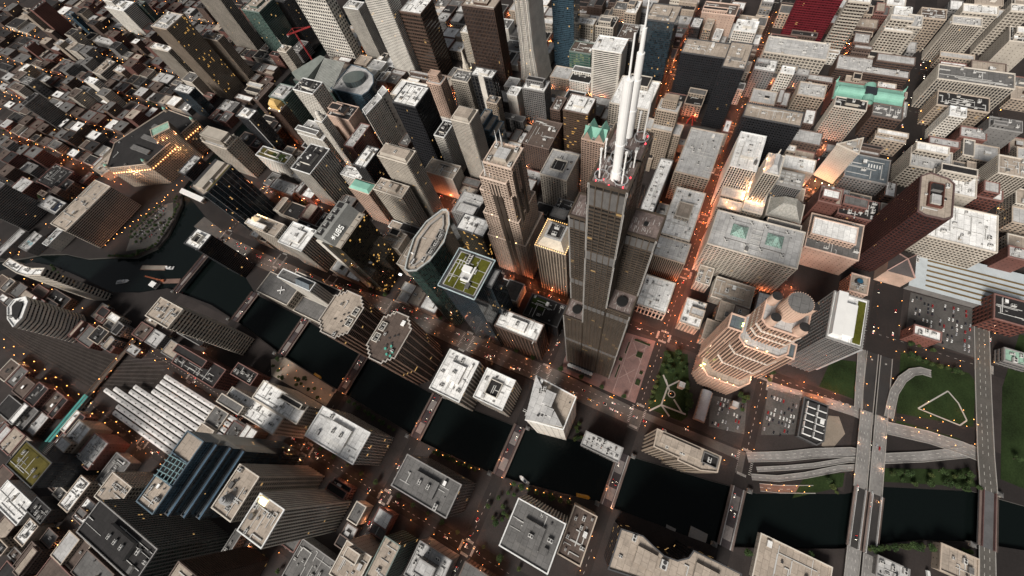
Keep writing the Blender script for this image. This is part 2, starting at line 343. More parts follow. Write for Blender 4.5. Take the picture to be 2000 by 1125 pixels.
HEROES = [
 ('office_tower', 'dark glass tower with gold lit windows, tallest at upper left', 275, 1125, 329, 1181, 187, 'p', 'T', 'gold', '3.2', '4', 'l', 'p4u'),
 ('apartment_tower', 'narrow tan ribbed tower left of the gold lit glass tower', 288, 1254, 306, 1329, 105, 'p', 'B', 'D', '4', '3.2', 'w', 'p'),
 ('apartment_tower', 'tan tower right of the gold lit glass tower', 343, 1102, 365, 1163, 120, 'p', 'T', 'D', '4', '3.5', 'g', 'p2u'),
 ('apartment_tower', 'tall pale tan slab cut by the top edge above gold lit tower', 460, 1187, 488, 1276, 150, 'p', 'B', 'D', '5', '3.5', 't', 'p'),
 ('office_tower', 'dark green glass tower with beige roof at top left centre', 451, 1044, 509, 1108, 130, 'c', 'E', 'E', '3', '4', 't', 'p3u'),
 ('office_tower', 'dark ribbed tower cut by top edge beside green glass tower', 527, 1045, 587, 1075, 110, 'p', 'G', 'D', '3', '4', 'g', 'p'),
 ('apartment_tower', 'white curved-looking apartment slab with balcony rows near upper left', 422, 1655, 465, 1753, 80, 'b', 'W', 'G', '4', '3.2', 'w', 'p2u'),
 ('apartment_tower', 'slim blue green tower beside white balcony slab', 471, 1644, 488, 1676, 70, 'p', 'E', 'U', '4', '4', 'g', 'u'),
 ('apartment_block', 'red brown brick slab at far upper left corner', 330, 1997, 380, 2017, 95, 'n', 'R', 'D', '4', '3.2', 'd', 'u'),
 ('apartment_block', 'tan concrete slab beside the red brown brick slab', 323, 2061, 351, 2091, 80, 'w', 'T', 'D', '4', '3.2', 'g', 'u'),
 ('apartment_tower', 'thin blue glass slab at upper left', 371, 1891, 385, 1919, 70, 'c', 'U', 'U', '3', '3.5', 'g', 'u'),
 ('parking_garage', 'wide low grey roofed block below the white balcony slab', 338, 1706, 361, 1822, 18, 'b', 'G', 'D', '6', '4', 'l', '3u'),
 ('apartment_block', 'slim tan slab standing alone near lamp lined avenue', 257, 1825, 281, 1856, 55, 'w', 'T', 'D', '4', '3.2', 'l', 'u'),
 ('warehouse_block', 'dark maroon windowless block near far left trees', 224, 1987, 254, 2007, 45, 'n', 'R', 'D', '4', '4', 'd', 'u'),
 ('apartment_tower', 'white edged slab with louvred side amid low roofs', 159, 1494, 177, 1540, 62, 'b', 'W', 'G', '3', '3.2', 'w', 'u'),
 ('apartment_tower', 'dark gridded slab with white end wall at far left', 21, 1582, 66, 1599, 85, 'g', 'G', 'D', '3', '3.2', 'd', 'p'),
 ('concrete_block', 'rough grey concrete block above the dark gridded slab', 100, 1770, 124, 1819, 50, 'g', 'G', 'G', '5', '5', 'g', '2u'),
 ('office_block', 'low tan office block with dark rooftop plant', 221, 1618, 278, 1659, 22, 'b', 'B', 'D', '5', '4', 't', 'p'),
 ('office_block', 'small tan block with white roof beside low tan office', 245, 1540, 270, 1580, 25, 'w', 'T', 'D', '4', '4', 'w', '2u'),
 ('office_tower', 'short blue black glass tower with white roof plant', 202, 1121, 226, 1181, 75, 'c', 'K', 'U', '3', '4', 'w', '5u'),
 ('low_building', 'grey plaza podium at foot of the gold lit tower', 228, 1085, 262, 1118, 12, 'n', 'G', 'D', '4', '4', 'l', 'u'),
 ('office_tower', 'dark glass wedge tower with white edge strip', 153, 816, 180, 856, 118, 'c', 'K', 'D', '3', '4', 'w', 'p'),
 ('office_tower', 'white gridded dark tower with stepped top at top centre left', 477, 818, 505, 916, 170, 'g', 'W', 'D', '7', '8', 'g', 'p'),
 ('office_tower', 'white ribbed tower with crown left of tall balcony tower', 502, 758, 528, 802, 140, 'p', 'W', 'N', '3', '4', 'l', 'p'),
 ('apartment_tower', 'very tall white balcony tower cut by top edge', 472, 628, 506, 690, 195, 'b', 'W', 'G', '4', '3.2', 'w', 'p'),
 ('office_tower', 'dark brown steel tower with white roof at top centre', 490, 570, 542, 626, 159, 'b', 'N', 'N', '5', '8', 'w', 'u'),
 ('apartment_tower', 'tan tower lit yellow behind dark brown ribbed tower', 571, 497, 594, 542, 75, 'g', 'B', 'gold', '3', '3.5', 'w', 'u'),
 ('office_tower', 'dark brown ribbed tower right of the white church spire', 516, 407, 547, 480, 172, 'p', 'N', 'D', '3.4', '8', 't', 'p'),
 ('office_tower', 'tan stone tower with deep windows below the spire', 382, 411, 412, 450, 112, 'g', 'B', 'N', '3', '4', 'g', '2u'),
 ('office_tower', 'black tower with pale core stripe and white roof', 389, 357, 412, 404, 125, 'p', 'D', 'K', '8', '8', 'w', 'p'),
 ('hotel_tower', 'slim stepped brown brick tower below the ribbed brown tower', 366, 342, 384, 366, 90, 'g', 'T', 'N', '3', '3.5', 'g', 'p'),
 ('office_block', 'narrow white grey block beside slim stepped brown tower', 419, 326, 443, 349, 70, 'n', 'W', 'G', '3', '4', 'w', 'u'),
 ('office_tower', 'beige stone box tower with chamfered shaft left of lattice tower', 237, 315, 269, 352, 163, 'b', 'B', 'G', '3', '3', 't', 'n'),
 ('office_block', 'white banded block with black roof beside beige box tower', 238, 384, 277, 406, 112, 'b', 'W', 'K', '4', '4', 'd', 'p'),
 ('office_tower', 'black glass tower with white roof machinery at centre top', 240, 425, 290, 475, 168, 'g', 'K', 'K', '4', '7', 'w', '5u'),
 ('civic_building', 'white roofed civic block with planted roof behind black tower', 354, 535, 402, 607, 66, 'p', 'B', 'D', '5', '5', 'w', '2u'),
 ('hotel_tower', 'ornate tan tower with stepped top right of black glass tower', 360, 462, 385, 496, 112, 'g', 'P', 'N', '4', '3.5', 'l', 'p'),
 ('office_block', 'dark brown roofed low block left of green glass tower', 250, 938, 311, 956, 58, 'w', 'N', 'D', '4', '4', 'b', '2u'),
 ('office_tower', 'slim tan old tower with tiny antenna at upper left', 368, 903, 389, 932, 105, 'g', 'B', 'N', '3', '3.6', 't', 'p'),
 ('office_tower', 'white gridded concrete tower left of the round glass building', 245, 699, 280, 754, 132, 'g', 'W', 'D', '3.4', '4', 'd', 'p2u'),
 ('office_tower', 'green glass tower with grey roof in front of white grid tower', 228, 786, 269, 830, 112, 'b', 'E', 'E', '3', '4', 'l', 'p'),
 ('office_tower', 'brown brick tower with small lit gold crown', 204, 788, 232, 824, 100, 'g', 'N', 'D', '3', '3.6', 't', 'n'),
 ('office_block', 'pinkish blank walled block with black roof', 236, 624, 275, 684, 92, 'n', 'P', 'D', '4', '4', 'd', 'p'),
 ('hotel_block', 'cream shoulder block around the slim cupola tower', 187, 674, 227, 746, 70, 'g', 'W', 'N', '3', '4', 'l', '2u'),
 ('office_block', 'long narrow dark red block with white roof strips', 190, 594, 255, 618, 70, 'w', 'R', 'D', '3', '4', 'l', '4u'),
 ('office_tower', 'dark blue glass tower at top right of white flared tower', 615, 280, 649, 328, 150, 'c', 'U', 'U', '3', '4', 'g', 'p'),
 ('department_store', 'cream block with lit windows and white roof plant', 683, 261, 704, 302, 58, 'g', 'B', 'gold', '4', '5', 'w', '3u'),
 ('office_block', 'dark roofed cream block right of lit cream block', 692, 218, 730, 259, 52, 'g', 'B', 'D', '4', '5', 'd', '2u'),
 ('office_tower', 'green glass block with lit floors below dark blue tower', 584, 230, 618, 278, 62, 'b', 'E', 'litg', '4', '5', 'b', 'n'),
 ('office_tower', 'white tower with thin horizontal dark bands and white roof', 536, 152, 577, 210, 110, 'b', 'W', 'K', '40', '3.6', 'w', 'u'),
 ('office_block', 'tan roofed block behind the white antenna masts', 596, 148, 645, 181, 95, 'p', 'G', 'D', '3', '4', 'b', 'u'),
 ('office_tower', 'blue black glass tower with white framed square roof', 579, 73, 628, 126, 150, 'c', 'K', 'U', '3', '4', 't', 'p'),
 ('office_block', 'old brown block with light court behind square roofed glass tower', 736, 182, 784, 207, 60, 'g', 'T', 'D', '4', '4', 'w', 'u'),
 ('office_tower', 'broad black steel tower with tan roof at upper right', 578, -32, 619, 49, 100, 'g', 'K', 'K', '3', '4', 't', '2u'),
 ('office_tower', 'black steel slab with tan roof beside the broad black tower', 517, -66, 584, -30, 128, 'g', 'K', 'K', '3', '4', 't', 'p'),
 ('office_block', 'stone block with white roofs and light court near white masts', 448, 67, 525, 141, 72, 'g', 'B', 'D', '4', '4', 'w', '4u'),
 ('office_tower', 'stepped tan art deco tower left of the black federal slabs', 394, 10, 420, 44, 125, 'g', 'T', 'N', '3', '4', 'l', 'p'),
 ('office_tower', 'brown striped tower with pale grey roof left of masts', 364, 154, 406, 201, 112, 'b', 'N', 'gold', '4', '4', 'w', 'p'),
 ('office_tower', 'dark grey box tower with white roof below white flared tower', 423, 266, 454, 313, 88, 'g', 'G', 'D', '3', '4', 'w', 'p'),
 ('office_block', 'dark roofed annex left of the brown striped tower', 391, 220, 426, 239, 82, 'g', 'N', 'D', '3', '4', 'b', 'u'),
 ('office_block', 'brown roofed block with rooftop drum below dark grey box', 306, 207, 373, 260, 70, 'w', 'N', 'D', '4', '4', 'b', '3u'),
 ('office_block', 'tan classical block with white machinery roof right of masts', 323, -73, 427, -17, 72, 'g', 'T', 'D', '4', '4', 'l', '6u'),
 ('office_tower', 'dark gridded slab with long tan roof above lit stone tower', 433, -173, 464, -88, 110, 'g', 'K', 'K', '3', '4', 't', '3u'),
 ('office_block', 'bright white roofed block beside the lit stone tower', 334, -132, 409, -94, 100, 'p', 'W', 'N', '4', '5', 'w', 'p2u'),
 ('office_block', 'pink blank walled block near the upper right corner', 770, -18, 807, 50, 60, 'n', 'P', 'D', '4', '4', 'b', '2u'),
 ('office_block', 'small dark tower with white roof above the black towers', 716, 41, 748, 60, 60, 'g', 'D', 'D', '3', '4', 'w', 'u'),
 ('office_block', 'tan low block right of small white roofed tower', 732, 19, 766, 34, 50, 'g', 'T', 'D', '3', '4', 't', 'u'),
 ('office_block', 'grey roofed low block left of white windowed block', 724, -34, 768, -20, 45, 'g', 'G', 'D', '3', '4', 'l', '2u'),
 ('office_block', 'white windowed block with framed roof at top right', 722, -66, 756, -25, 62, 'g', 'W', 'D', '3.4', '4', 'w', 'p'),
 ('office_tower', 'broad deep red tower cut by the top right edge', 805, -194, 832, -119, 90, 'b', 'M', 'M', '4', '4', 'd', 'n'),
 ('office_tower', 'tan striped tower standing behind the deep red tower', 794, -237, 811, -202, 95, 'b', 'B', 'N', '4', '5', 'w', '2u'),
 ('hotel_block', 'white tan gridded hotel beyond the dark railway gap', 784, -327, 814, -282, 58, 'g', 'B', 'N', '4', '4', 'w', 'u'),
 ('hotel_block', 'pale stepped hotel blocks above the gridded hotel', 829, -325, 874, -296, 50, 'g', 'W', 'D', '4', '4', 'w', '3u'),
 ('hotel_block', 'tan narrow hotel beside pale stepped hotel blocks', 790, -336, 826, -314, 65, 'g', 'B', 'D', '4', '4', 'l', 'u'),
 ('hotel_block', 'tan brown hotel with grey brown roof at top right', 826, -373, 856, -334, 62, 'g', 'T', 'D', '4', '4', 'b', '3u'),
 ('apartment_tower', 'pale ribbed slab with stepped sides at upper right', 803, -421, 827, -378, 70, 'p', 'B', 'N', '4', '3.5', 'l', '2u'),
 ('apartment_tower', 'tan slab with plain roof above pale ribbed slab', 832, -440, 856, -389, 75, 'g', 'B', 'D', '4', '3.5', 'w', 'u'),
 ('hotel_tower', 'cream gridded tower cut by the right edge at top', 839, -484, 859, -454, 80, 'g', 'B', 'N', '4', '4', 'w', '2u'),
 ('office_block', 'blank beige walled block with black roof at top right edge', 790, -508, 830, -468, 60, 'n', 'B', 'D', '4', '4', 'd', '2u'),
 ('department_store', 'large white gridded block with rooftop terrace at upper right', 684, -202, 732, -93, 52, 'g', 'B', 'K', '4.5', '5', 'l', '6u'),
 ('office_block', 'tan block with clutter of white units beside black federal slab', 618, -121, 650, -85, 60, 'w', 'G', 'D', '4', '4', 'w', '6u'),
 ('office_tower', 'small white gridded tower right of the black federal slabs', 628, -154, 646, -132, 55, 'g', 'W', 'N', '3', '4', 'w', 'u'),
 ('office_block', 'brown block with white rooftop units left of green roof library', 590, -215, 625, -171, 45, 'g', 'T', 'N', '4', '4', 'l', '6u'),
 ('parking_garage', 'long low grey flat roofed block behind green roof library', 697, -345, 738, -227, 30, 'b', 'N', 'D', '5', '4', 'l', '8u'),
 ('office_tower', 'tan gridded tower with dark roof below green roof library', 544, -272, 567, -225, 70, 'g', 'B', 'N', '3', '3.6', 'd', 'p'),
 ('office_block', 'brown block with worn grey roof below the library', 568, -336, 600, -292, 45, 'g', 'N', 'D', '4', '4', 'g', '3u'),
 ('theatre_block', 'wide tan block with deep arcaded windows at right', 668, -477, 706, -372, 58, 'p', 'B', 'D', '4.5', '5', 'g', '4u'),
 ('office_block', 'orange brown block with recessed roof court below arcaded block', 625, -456, 660, -384, 42, 'g', 'T', 'N', '4', '4', 'd', '4u'),
 ('office_tower', 'white slim block with white roof plant right of library', 591, -419, 613, -397, 52, 'g', 'W', 'N', '3', '4', 'w', '3u'),
 ('warehouse_block', 'low red brick block with grey roof at right', 548, -429, 564, -387, 28, 'n', 'R', 'D', '4', '4', 'l', 'u'),
 ('warehouse_block', 'red brick block with pale roof beside grey roofed brick block', 572, -461, 596, -426, 32, 'n', 'R', 'D', '4', '4', 'l', 'u'),
 ('office_block', 'plain grey block with square rooftop frame near right edge', 587, -497, 612, -455, 45, 'n', 'G', 'D', '4', '4', 'g', 'p'),
 ('office_block', 'low dark glass roofed block with white sign marks', 436, -336, 489, -275, 30, 'w', 'G', 'D', '4', '4', 's', 'n'),
 ('office_block', 'tan roofed red brown block beside the dark low block', 339, -264, 371, -234, 65, 'n', 'R', 'N', '4', '4', 't', 'u'),
 ('office_block', 'dark mechanical roofed block right of red brown block', 342, -323, 380, -270, 45, 'w', 'R', 'D', '4', '4', 'd', '8u'),
 ('office_block', 'grey roofed block with pink brown front left of red tower', 262, -306, 327, -235, 48, 'n', 'P', 'N', '4', '4', 'g', '3u'),
 ('office_block', 'cream block with clutter roof behind the red tower', 428, -440, 470, -386, 48, 'n', 'B', 'D', '4', '4', 'w', '6u'),
 ('office_block', 'red brown block with white roof units right of cream block', 436, -474, 478, -443, 45, 'g', 'R', 'D', '4', '4', 'w', '4u'),
 ('office_block', 'cream gridded block with white roof at upper right behind red tower', 471, -409, 514, -355, 45, 'g', 'B', 'N', '4', '4', 'l', '2u'),
 ('office_block', 'large tan gridded block with bright white roof right of red tower', 326, -458, 391, -378, 60, 'g', 'B', 'N', '3.4', '4', 'w', '8u'),
 ('apartment_tower', 'tan ribbed tower at right edge beyond red tower', 457, -486, 493, -446, 75, 'p', 'B', 'N', '4', '3.6', 't', 'u'),
 ('office_block', 'red brick block with grey roof at right edge', 338, -509, 357, -482, 45, 'n', 'R', 'D', '4', '4', 'l', '2u'),
 ('office_tower', 'tan blank cube tower with roof well behind lattice tower', 229, 140, 287, 189, 95, 'w', 'B', 'N', '4', '4', 'l', 'k'),
 ('office_block', 'low black roofed block behind gold crowned tower', 162, 113, 209, 146, 70, 'g', 'D', 'D', '4', '4', 'd', 'p'),
 ('office_block', 'long white roofed narrow block right of black tallest tower', 235, -8, 353, 13, 62, 'g', 'G', 'D', '4', '4', 'w', '6u'),
 ('office_block', 'large white panelled roof block across the red street', 204, -76, 301, -30, 62, 'g', 'B', 'N', '4', '4', 'w', '8u'),
 ('office_block', 'stained grey roof block with brown ribbed front below white panelled roof', 163, -80, 200, -31, 60, 'p', 'T', 'N', '3', '4', 'l', '2u'),
 ('office_block', 'low white roofed block with tall front columns by black tallest tower', 87, -79, 142, -33, 30, 'p', 'B', 'K', '6', '20', 'w', '4u'),
 ('office_block', 'dark windowed block with pale fins between pyramid roofs and lit tower', 265, -218, 279, -172, 70, 'p', 'B', 'K', '6', '12', 'g', 'n'),
 ('parking_garage', 'tan concrete parking deck with sloped roof road', 145, -191, 182, -135, 22, 'b', 'B', 'D', '6', '4', 't', 'u'),
 ('office_block', 'tan flat roofed block left of the concrete parking deck', 158, -127, 190, -106, 28, 'w', 'B', 'D', '4', '4', 't', '2u'),
 ('office_block', 'white roofed brick block with clutter across from small park', 82, -131, 125, -102, 30, 'w', 'T', 'N', '4', '4', 'w', '6u'),
 ('office_tower', 'black roofed tower with bold white ribs left of centre', 83, 598, 148, 647, 106, 'p', 'W', 'K', '5', '30', 'd', 'p'),
 ('office_block', 'square block with planted roof court at left of ribbed black tower', 115, 743, 142, 832, 50, 'w', 'W', 'N', '4', '4', 'g', 'k'),
 ('low_building', 'small white roofed block beside wide lit avenue', 64, 704, 92, 774, 22, 'w', 'N', 'D', '4', '4', 'l', '4u'),
 ('office_tower', 'grey stone box tower with white roof hut left of lettered tower', -54, 530, -8, 588, 80, 'p', 'W', 'D', '4.5', '30', 'w', 'p'),
 ('office_tower', 'cream tower with lit roof lantern beside white hut tower', -50, 592, -22, 662, 88, 'g', 'B', 'N', '3.6', '4', 't', 'n'),
 ('hotel_tower', 'cream stone tower with pale green copper roof', 85, 461, 108, 508, 100, 'g', 'P', 'N', '3.6', '4', 'e', 'u'),
 ('office_tower', 'cream stone tower with notched wings beside the green copper roof', 92, 387, 118, 449, 112, 'g', 'B', 'N', '3.6', '4', 't', 'p2u'),
 ('office_tower', 'tall tan horizontally ribbed tower above the notched cream tower', 128, 375, 156, 436, 162, 'b', 'B', 'N', '4', '3.6', 't', 'p'),
 ('office_tower', 'dark gridded tower with long white roof plant', 135, 505, 184, 533, 100, 'g', 'D', 'K', '3.4', '4', 'w', 'p2u'),
 ('low_building', 'low white roofed annex left of dark gridded tower', 129, 538, 152, 589, 60, 'g', 'W', 'D', '4', '4', 'w', '3u'),
 ('office_block', 'tan stone block with T mark roof and rounded corner', 190, 355, 223, 421, 62, 'n', 'B', 'D', '4', '4', 't', 'n'),
 ('office_block', 'stepped beige box with dark well left of the lens roof tower', 20, 374, 52, 411, 62, 'n', 'B', 'D', '4', '4', 't', '2u'),
 ('office_block', 'beige low wing beside stepped beige box', 0, 338, 53, 372, 45, 'n', 'B', 'D', '4', '4', 't', 'u'),
 ('office_tower', 'dark block with white marbled roof and cut corners', 84, 229, 116, 281, 86, 'c', 'K', 'gold', '4', '4', 'w', '2u'),
 ('office_block', 'grey low roofed block between marbled roof and lattice tower', 131, 282, 180, 329, 50, 'w', 'G', 'D', '4', '4', 'l', '2u'),
 ('office_tower', 'white gridded roof tower of grey stone by middle bridge', -166, 140, -104, 189, 80, 'p', 'W', 'N', '5', '30', 'w', 'p4u'),
 ('office_tower', 'smaller white roofed tower with square roof well by river', -150, 83, -105, 129, 66, 'p', 'W', 'N', '4', '30', 'w', 'k'),
 ('office_tower', 'brown ribbed tower with white roof beside tallest black tower', -49, 73, -21, 139, 95, 'p', 'N', 'N', '6', '30', 'w', 'p3u'),
 ('low_building', 'dark low block with planted terraces and a light court', -2, 63, 37, 122, 45, 'g', 'K', 'D', '4', '4', 'd', '2u'),
 ('office_block', 'grey mechanical roofed block right of white triangle tower', -144, -84, -124, -31, 34, 'w', 'G', 'D', '4', '4', 'l', '8u'),
 ('office_building', 'white stripe roofed slab with long dark lower wing along river', -256, 577, -223, 630, 150, 'b', 'B', 'K', '5', '5', 't', '2u'),
 ('office_building', 'tan riverside slab with white roof left of plaza trees', -291, 345, -263, 437, 80, 'w', 'B', 'N', '4', '4', 'w', '4u'),
 ('office_building', 'stepped tan block with white machinery beside tan riverside slab', -320, 376, -294, 487, 72, 'w', 'B', 'N', '4', '4', 'w', '6u'),
 ('warehouse_block', 'black roofed low block with red brick court near rail canopy', -317, 552, -284, 661, 38, 'w', 'R', 'D', '4', '4', 'd', '6u'),
 ('warehouse_block', 'red brick low block right of black roofed block', -287, 498, -266, 547, 30, 'n', 'R', 'D', '4', '4', 'd', '2u'),
 ('office_tower', 'white roofed block with central plant by the river walk', -298, 236, -254, 324, 79, 'c', 'W', 'U', '4', '4', 'w', 'p'),
 ('office_tower', 'dark grey roofed block with central plant by the river walk', -295, 87, -254, 171, 82, 'c', 'G', 'K', '4', '4', 'g', 'p'),
 ('office_tower', 'grey pleated edged roof tower at bottom centre', -289, -47, -235, 14, 90, 'p', 'W', 'K', '4', '30', 'g', 'p'),
 ('office_block', 'tan brown flat roofed block right of pleated edge roof', -271, -79, -214, -50, 58, 'n', 'T', 'D', '4', '4', 'b', '4u'),
 ('low_building', 'small red brick block alone in the car park', 184, -425, 199, -394, 26, 'n', 'R', 'D', '4', '4', 'w', '3u'),
 ('office_block', 'brown brick gridded block at right edge by the car park', 241, -519, 280, -477, 32, 'g', 'R', 'K', '6', '7', 'd', 'n'),
 ('parking_garage', 'pale green flat roofed building at right edge by junction', 192, -531, 211, -501, 16, 'b', 'G', 'D', '5', '4', 'e', '2u'),
 ('office_tower', 'dark glass tower with square planted roof at lower left', -543, 680, -505, 755, 78, 'w', 'K', 'U', '3', '3', 'm', 'u'),
 ('office_tower', 'green glass tower with black roof and white rim at bottom left', -520, 395, -480, 517, 115, 'p', 'G', 'E', '5', '40', 'd', 'p'),
 ('office_block', 'red brick block with white roof by teal canopy', -506, 716, -463, 752, 35, 'n', 'T', 'N', '4', '4', 'w', 'u'),
 ('office_block', 'grey cluttered roof block right of white roofed brick block', -508, 664, -464, 703, 35, 'n', 'R', 'D', '4', '4', 'l', '8u'),
 ('concrete_block', 'rough concrete roofed block below grey cluttered roof', -522, 619, -475, 657, 18, 'n', 'G', 'D', '4', '4', 'g', '3u'),
 ('office_block', 'beige rounded corner block with pale roof beside blue tower', -513, 543, -477, 591, 60, 'g', 'B', 'K', '4', '4', 't', '2u'),
 ('office_block', 'white cluttered roof block near planted roof tower', -567, 648, -521, 674, 30, 'w', 'T', 'D', '4', '4', 'w', '8u'),
 ('office_block', 'small white roofed block left of the green glass tower', -567, 600, -537, 635, 30, 'n', 'N', 'D', '4', '4', 'w', '2u'),
 ('low_building', 'long white roofed block at bottom left corner', -638, 688, -608, 713, 22, 'n', 'T', 'D', '4', '4', 'w', '4u'),
 ('warehouse_block', 'black roofed block with white ridged neighbour at left edge', -600, 681, -579, 723, 28, 'n', 'D', 'D', '4', '4', 'd', 'u'),
 ('train_shed', 'long silver ridged shed at the left edge', -630, 734, -597, 816, 16, 'n', 'W', 'D', '4', '4', 'w', 'n'),
 ('apartment_tower', 'brown rounded tower cut by the bottom edge at left', -520, 318, -474, 356, 118, 'b', 'N', 'K', '4', '3.2', 't', 'u'),
 ('office_block', 'long stepped tan roofed block at bottom edge', -419, 158, -379, 198, 62, 'n', 'B', 'N', '4', '4', 't', 'u'),
 ('office_block', 'tan ribbed roof wing right of the stepped tan block', -399, 130, -352, 154, 62, 'c', 'E', 'E', '4', '4', 't', 'n'),
 ('office_block', 'grey cluttered roof block by the lower left street corner', -383, 67, -342, 116, 38, 'n', 'G', 'D', '4', '4', 'l', '8u'),
 ('garage_building', 'grey plaza roof block with pale vents at bottom edge', -470, 205, -422, 276, 20, 'n', 'G', 'D', '4', '4', 'g', '5u'),
 ('apartment_tower', 'tan tower with spiral roof structure at lower left', -402, 308, -349, 342, 140, 'g', 'B', 'K', '4', '3.4', 't', '2u'),
 ('apartment_tower', 'tan tower with white roof and notched lit corner', -400, 248, -358, 287, 150, 'p', 'W', 'K', '4.4', '3.4', 't', '2u'),
 ('office_block', 'low tan warehouse with ribbed roof at bottom right', -96, -484, -67, -449, 12, 'n', 'T', 'D', '4', '4', 't', 'n'),
 ('low_building', 'pale low warehouse beside boulevard at bottom right', -131, -421, -110, -390, 12, 'n', 'G', 'D', '4', '4', 'l', '2u'),
 ('low_building', 'worn concrete flat roofed shed at bottom right', -195, -348, -145, -270, 10, 'n', 'B', 'D', '4', '4', 't', 'n'),
 ('office_block', 'wide tan ribbed block with dark windows beside the wolf point lot', -206, 1090, -82, 1148, 70, 'b', 'B', 'K', '5', '3.4', 't', '6u'),
 ('low_building', 'red brown brick warehouse row left of tan ribbed block', -136, 1331, -76, 1415, 26, 'w', 'R', 'D', '4', '4', 'd', '6u'),
 ('low_building', 'pale roofed block with pool deck left of tan ribbed block', -284, 1242, -240, 1277, 20, 'n', 'G', 'D', '4', '4', 'l', '4u'),
 ('low_building', 'white roofed triangular lot block beside the pool deck block', -253, 1191, -209, 1211, 25, 'n', 'W', 'D', '4', '4', 'l', 'u'),
 ('low_building', 'large grey flat roofed hall at left edge by the river', -323, 1313, -250, 1337, 15, 'n', 'G', 'D', '4', '4', 'l', 'n'),
 ('apartment_tower', 'striped grey slab at the left edge above flat roofed hall', -248, 1341, -176, 1365, 90, 'b', 'G', 'D', '4', '3.2', 'g', 'n'),
 ('office_block', 'grey roofed block with white hut left of brick warehouse row', -205, 1418, -140, 1470, 28, 'w', 'R', 'D', '4', '4', 'l', '4u'),
 ('office_block', 'white edged block with solar panels left of tan ribbed block', -186, 1259, -152, 1334, 25, 'w', 'G', 'D', '4', '4', 'l', 'p'),
 ('office_tower', 'dark glass slab with white roof between lit market and black curved tower', 8, 938, 58, 962, 65, 'c', 'K', 'K', '3', '4', 'l', '2u'),
 ('office_tower', 'stepped stone tower with white turrets beside dark curved tower', 85, 852, 122, 930, 90, 'g', 'B', 'N', '3.6', '4', 'l', '2u'),
]

# ------------------------------------------------------------------ the setting
BE = [(760, 955), (60, 972), (-18, 985), (-58, 864), (-110, 735), (-150, 642), (-151, 517), (-164, 372), (-170, 223), (-159, 74), (-143, 5), (-129, -84), (-111, -206), (-101, -261), (-56, -355), (-29, -392), (10, -485), (20, -560), (60, -760)]
BW = [(-10, -760), (-34, -535), (-49, -487), (-71, -438), (-102, -389), (-133, -338), (-167, -263), (-190, -212), (-190, -167), (-201, -76), (-226, 34), (-233, 81), (-241, 181), (-237, 227), (-231, 381), (-224, 514), (-212, 612), (-205, 720), (-215, 844), (-248, 900), (-273, 965), (-279, 1089), (-285, 1170), (-300, 1240), (-345, 1300), (-420, 1400), (-560, 1560), (-760, 1750)]
NB = [(-720, 1790), (-530, 1600), (-385, 1430), (-339, 1345), (-301, 1273), (-278, 1238), (-252, 1173), (-239, 1103), (-211, 1040), (-190, 980), (-153, 950), (-120, 950), (-79, 967), (-42, 986), (-18, 1014), (0, 1024), (60, 1030), (760, 1010)]
FAR = 7000
def land(polys):
    mb = MB()
    for p, banks in polys:
        mb.cap(p, 0, 0)
        for i in range(len(banks) - 1):
            a, b = banks[i], banks[i + 1]
            mb.face([(*a, -9), (*b, -9), (*b, 0), (*a, 0)], 1)
    return struct('ground', mb, [ASPH, surf('river_wall', (.06, .056, .05), .9)])
land([(BE + [(60, -FAR), (FAR, -FAR), (FAR, 955)], BE),
      (BW + [(-FAR, 1750), (-FAR, -FAR), (-10, -FAR)], BW),
      (NB + [(FAR, 1010), (FAR, FAR), (-FAR, FAR), (-FAR, 1790)], NB)])
wm = NT('river_water')
wm.b.inputs['Base Color'].default_value = (.004, .0062, .006, 1); wm.b.inputs['Roughness'].default_value = .1; wm.b.inputs['IOR'].default_value = 1.33; wm.b.inputs['Specular IOR Level'].default_value = .25
bp = wm.n('ShaderNodeBump'); bp.inputs['Strength'].default_value = .35; bp.inputs['Distance'].default_value = .6
wm.put(wm.noise(.25, 3), bp.inputs['Height']); wm.put(bp.outputs[0], wm.b.inputs['Normal'])
mb = MB(); mb.face([(-1200, -1200, -4), (1200, -1200, -4), (1200, 2200, -4), (-1200, 2200, -4)]); struct('river', mb, wm.mat)
def interp(line, y):
    for (x0, y0), (x1, y1) in zip(line, line[1:]):
        if (y0 - y) * (y1 - y) <= 0 and y0 != y1: return x0 + (x1 - x0) * (y - y0) / (y1 - y0)
    return line[-1][0]
YS = [-640, -492, -373, -238, -90, 62, 204, 360, 510, 645, 811]
YN = [1290, 1440, 1590, 1740, 1890, 2040, 2190, 2340, 2490, 2640, 2790]
XE = [62, 182, 300, 412, 525, 655, 775, 945, 1060, 1180]
XW = [-960, -830, -710, -580, -452, -330]
XN = [-720, -590, -450, -300, -170, -50, 62, 182, 300, 412, 525, 655, 775, 945, 1060]
PADS = []
def pad(poly, mb, z=.15):
    PADS.append(poly); mb.prism(ccw(poly), -.1, z, 0)
pv = MB()
XL = [-70] + XE
def inner(x0, x1, y0, y1, wx=8, wy=8): return rect(x0 + wx, y0 + wy, x1 - wx, y1 - wy)
BLOCKS = []
for i in range(len(XL) - 1):
    for j in range(len(YS) - 1):
        if YS[j] == -492 and XL[i] < 180: continue
        if YS[j] < -380 and XL[i] < 60: continue
        wx0 = 16 if XL[i] == -70 else 8
        b = (XL[i] + wx0, YS[j] + (19 if YS[j] == -373 else 8), XL[i + 1] - 8, YS[j + 1] - (19 if YS[j + 1] == -373 else 8))
        BLOCKS.append(b + ('loop',)); pad(rect(*b), pv)
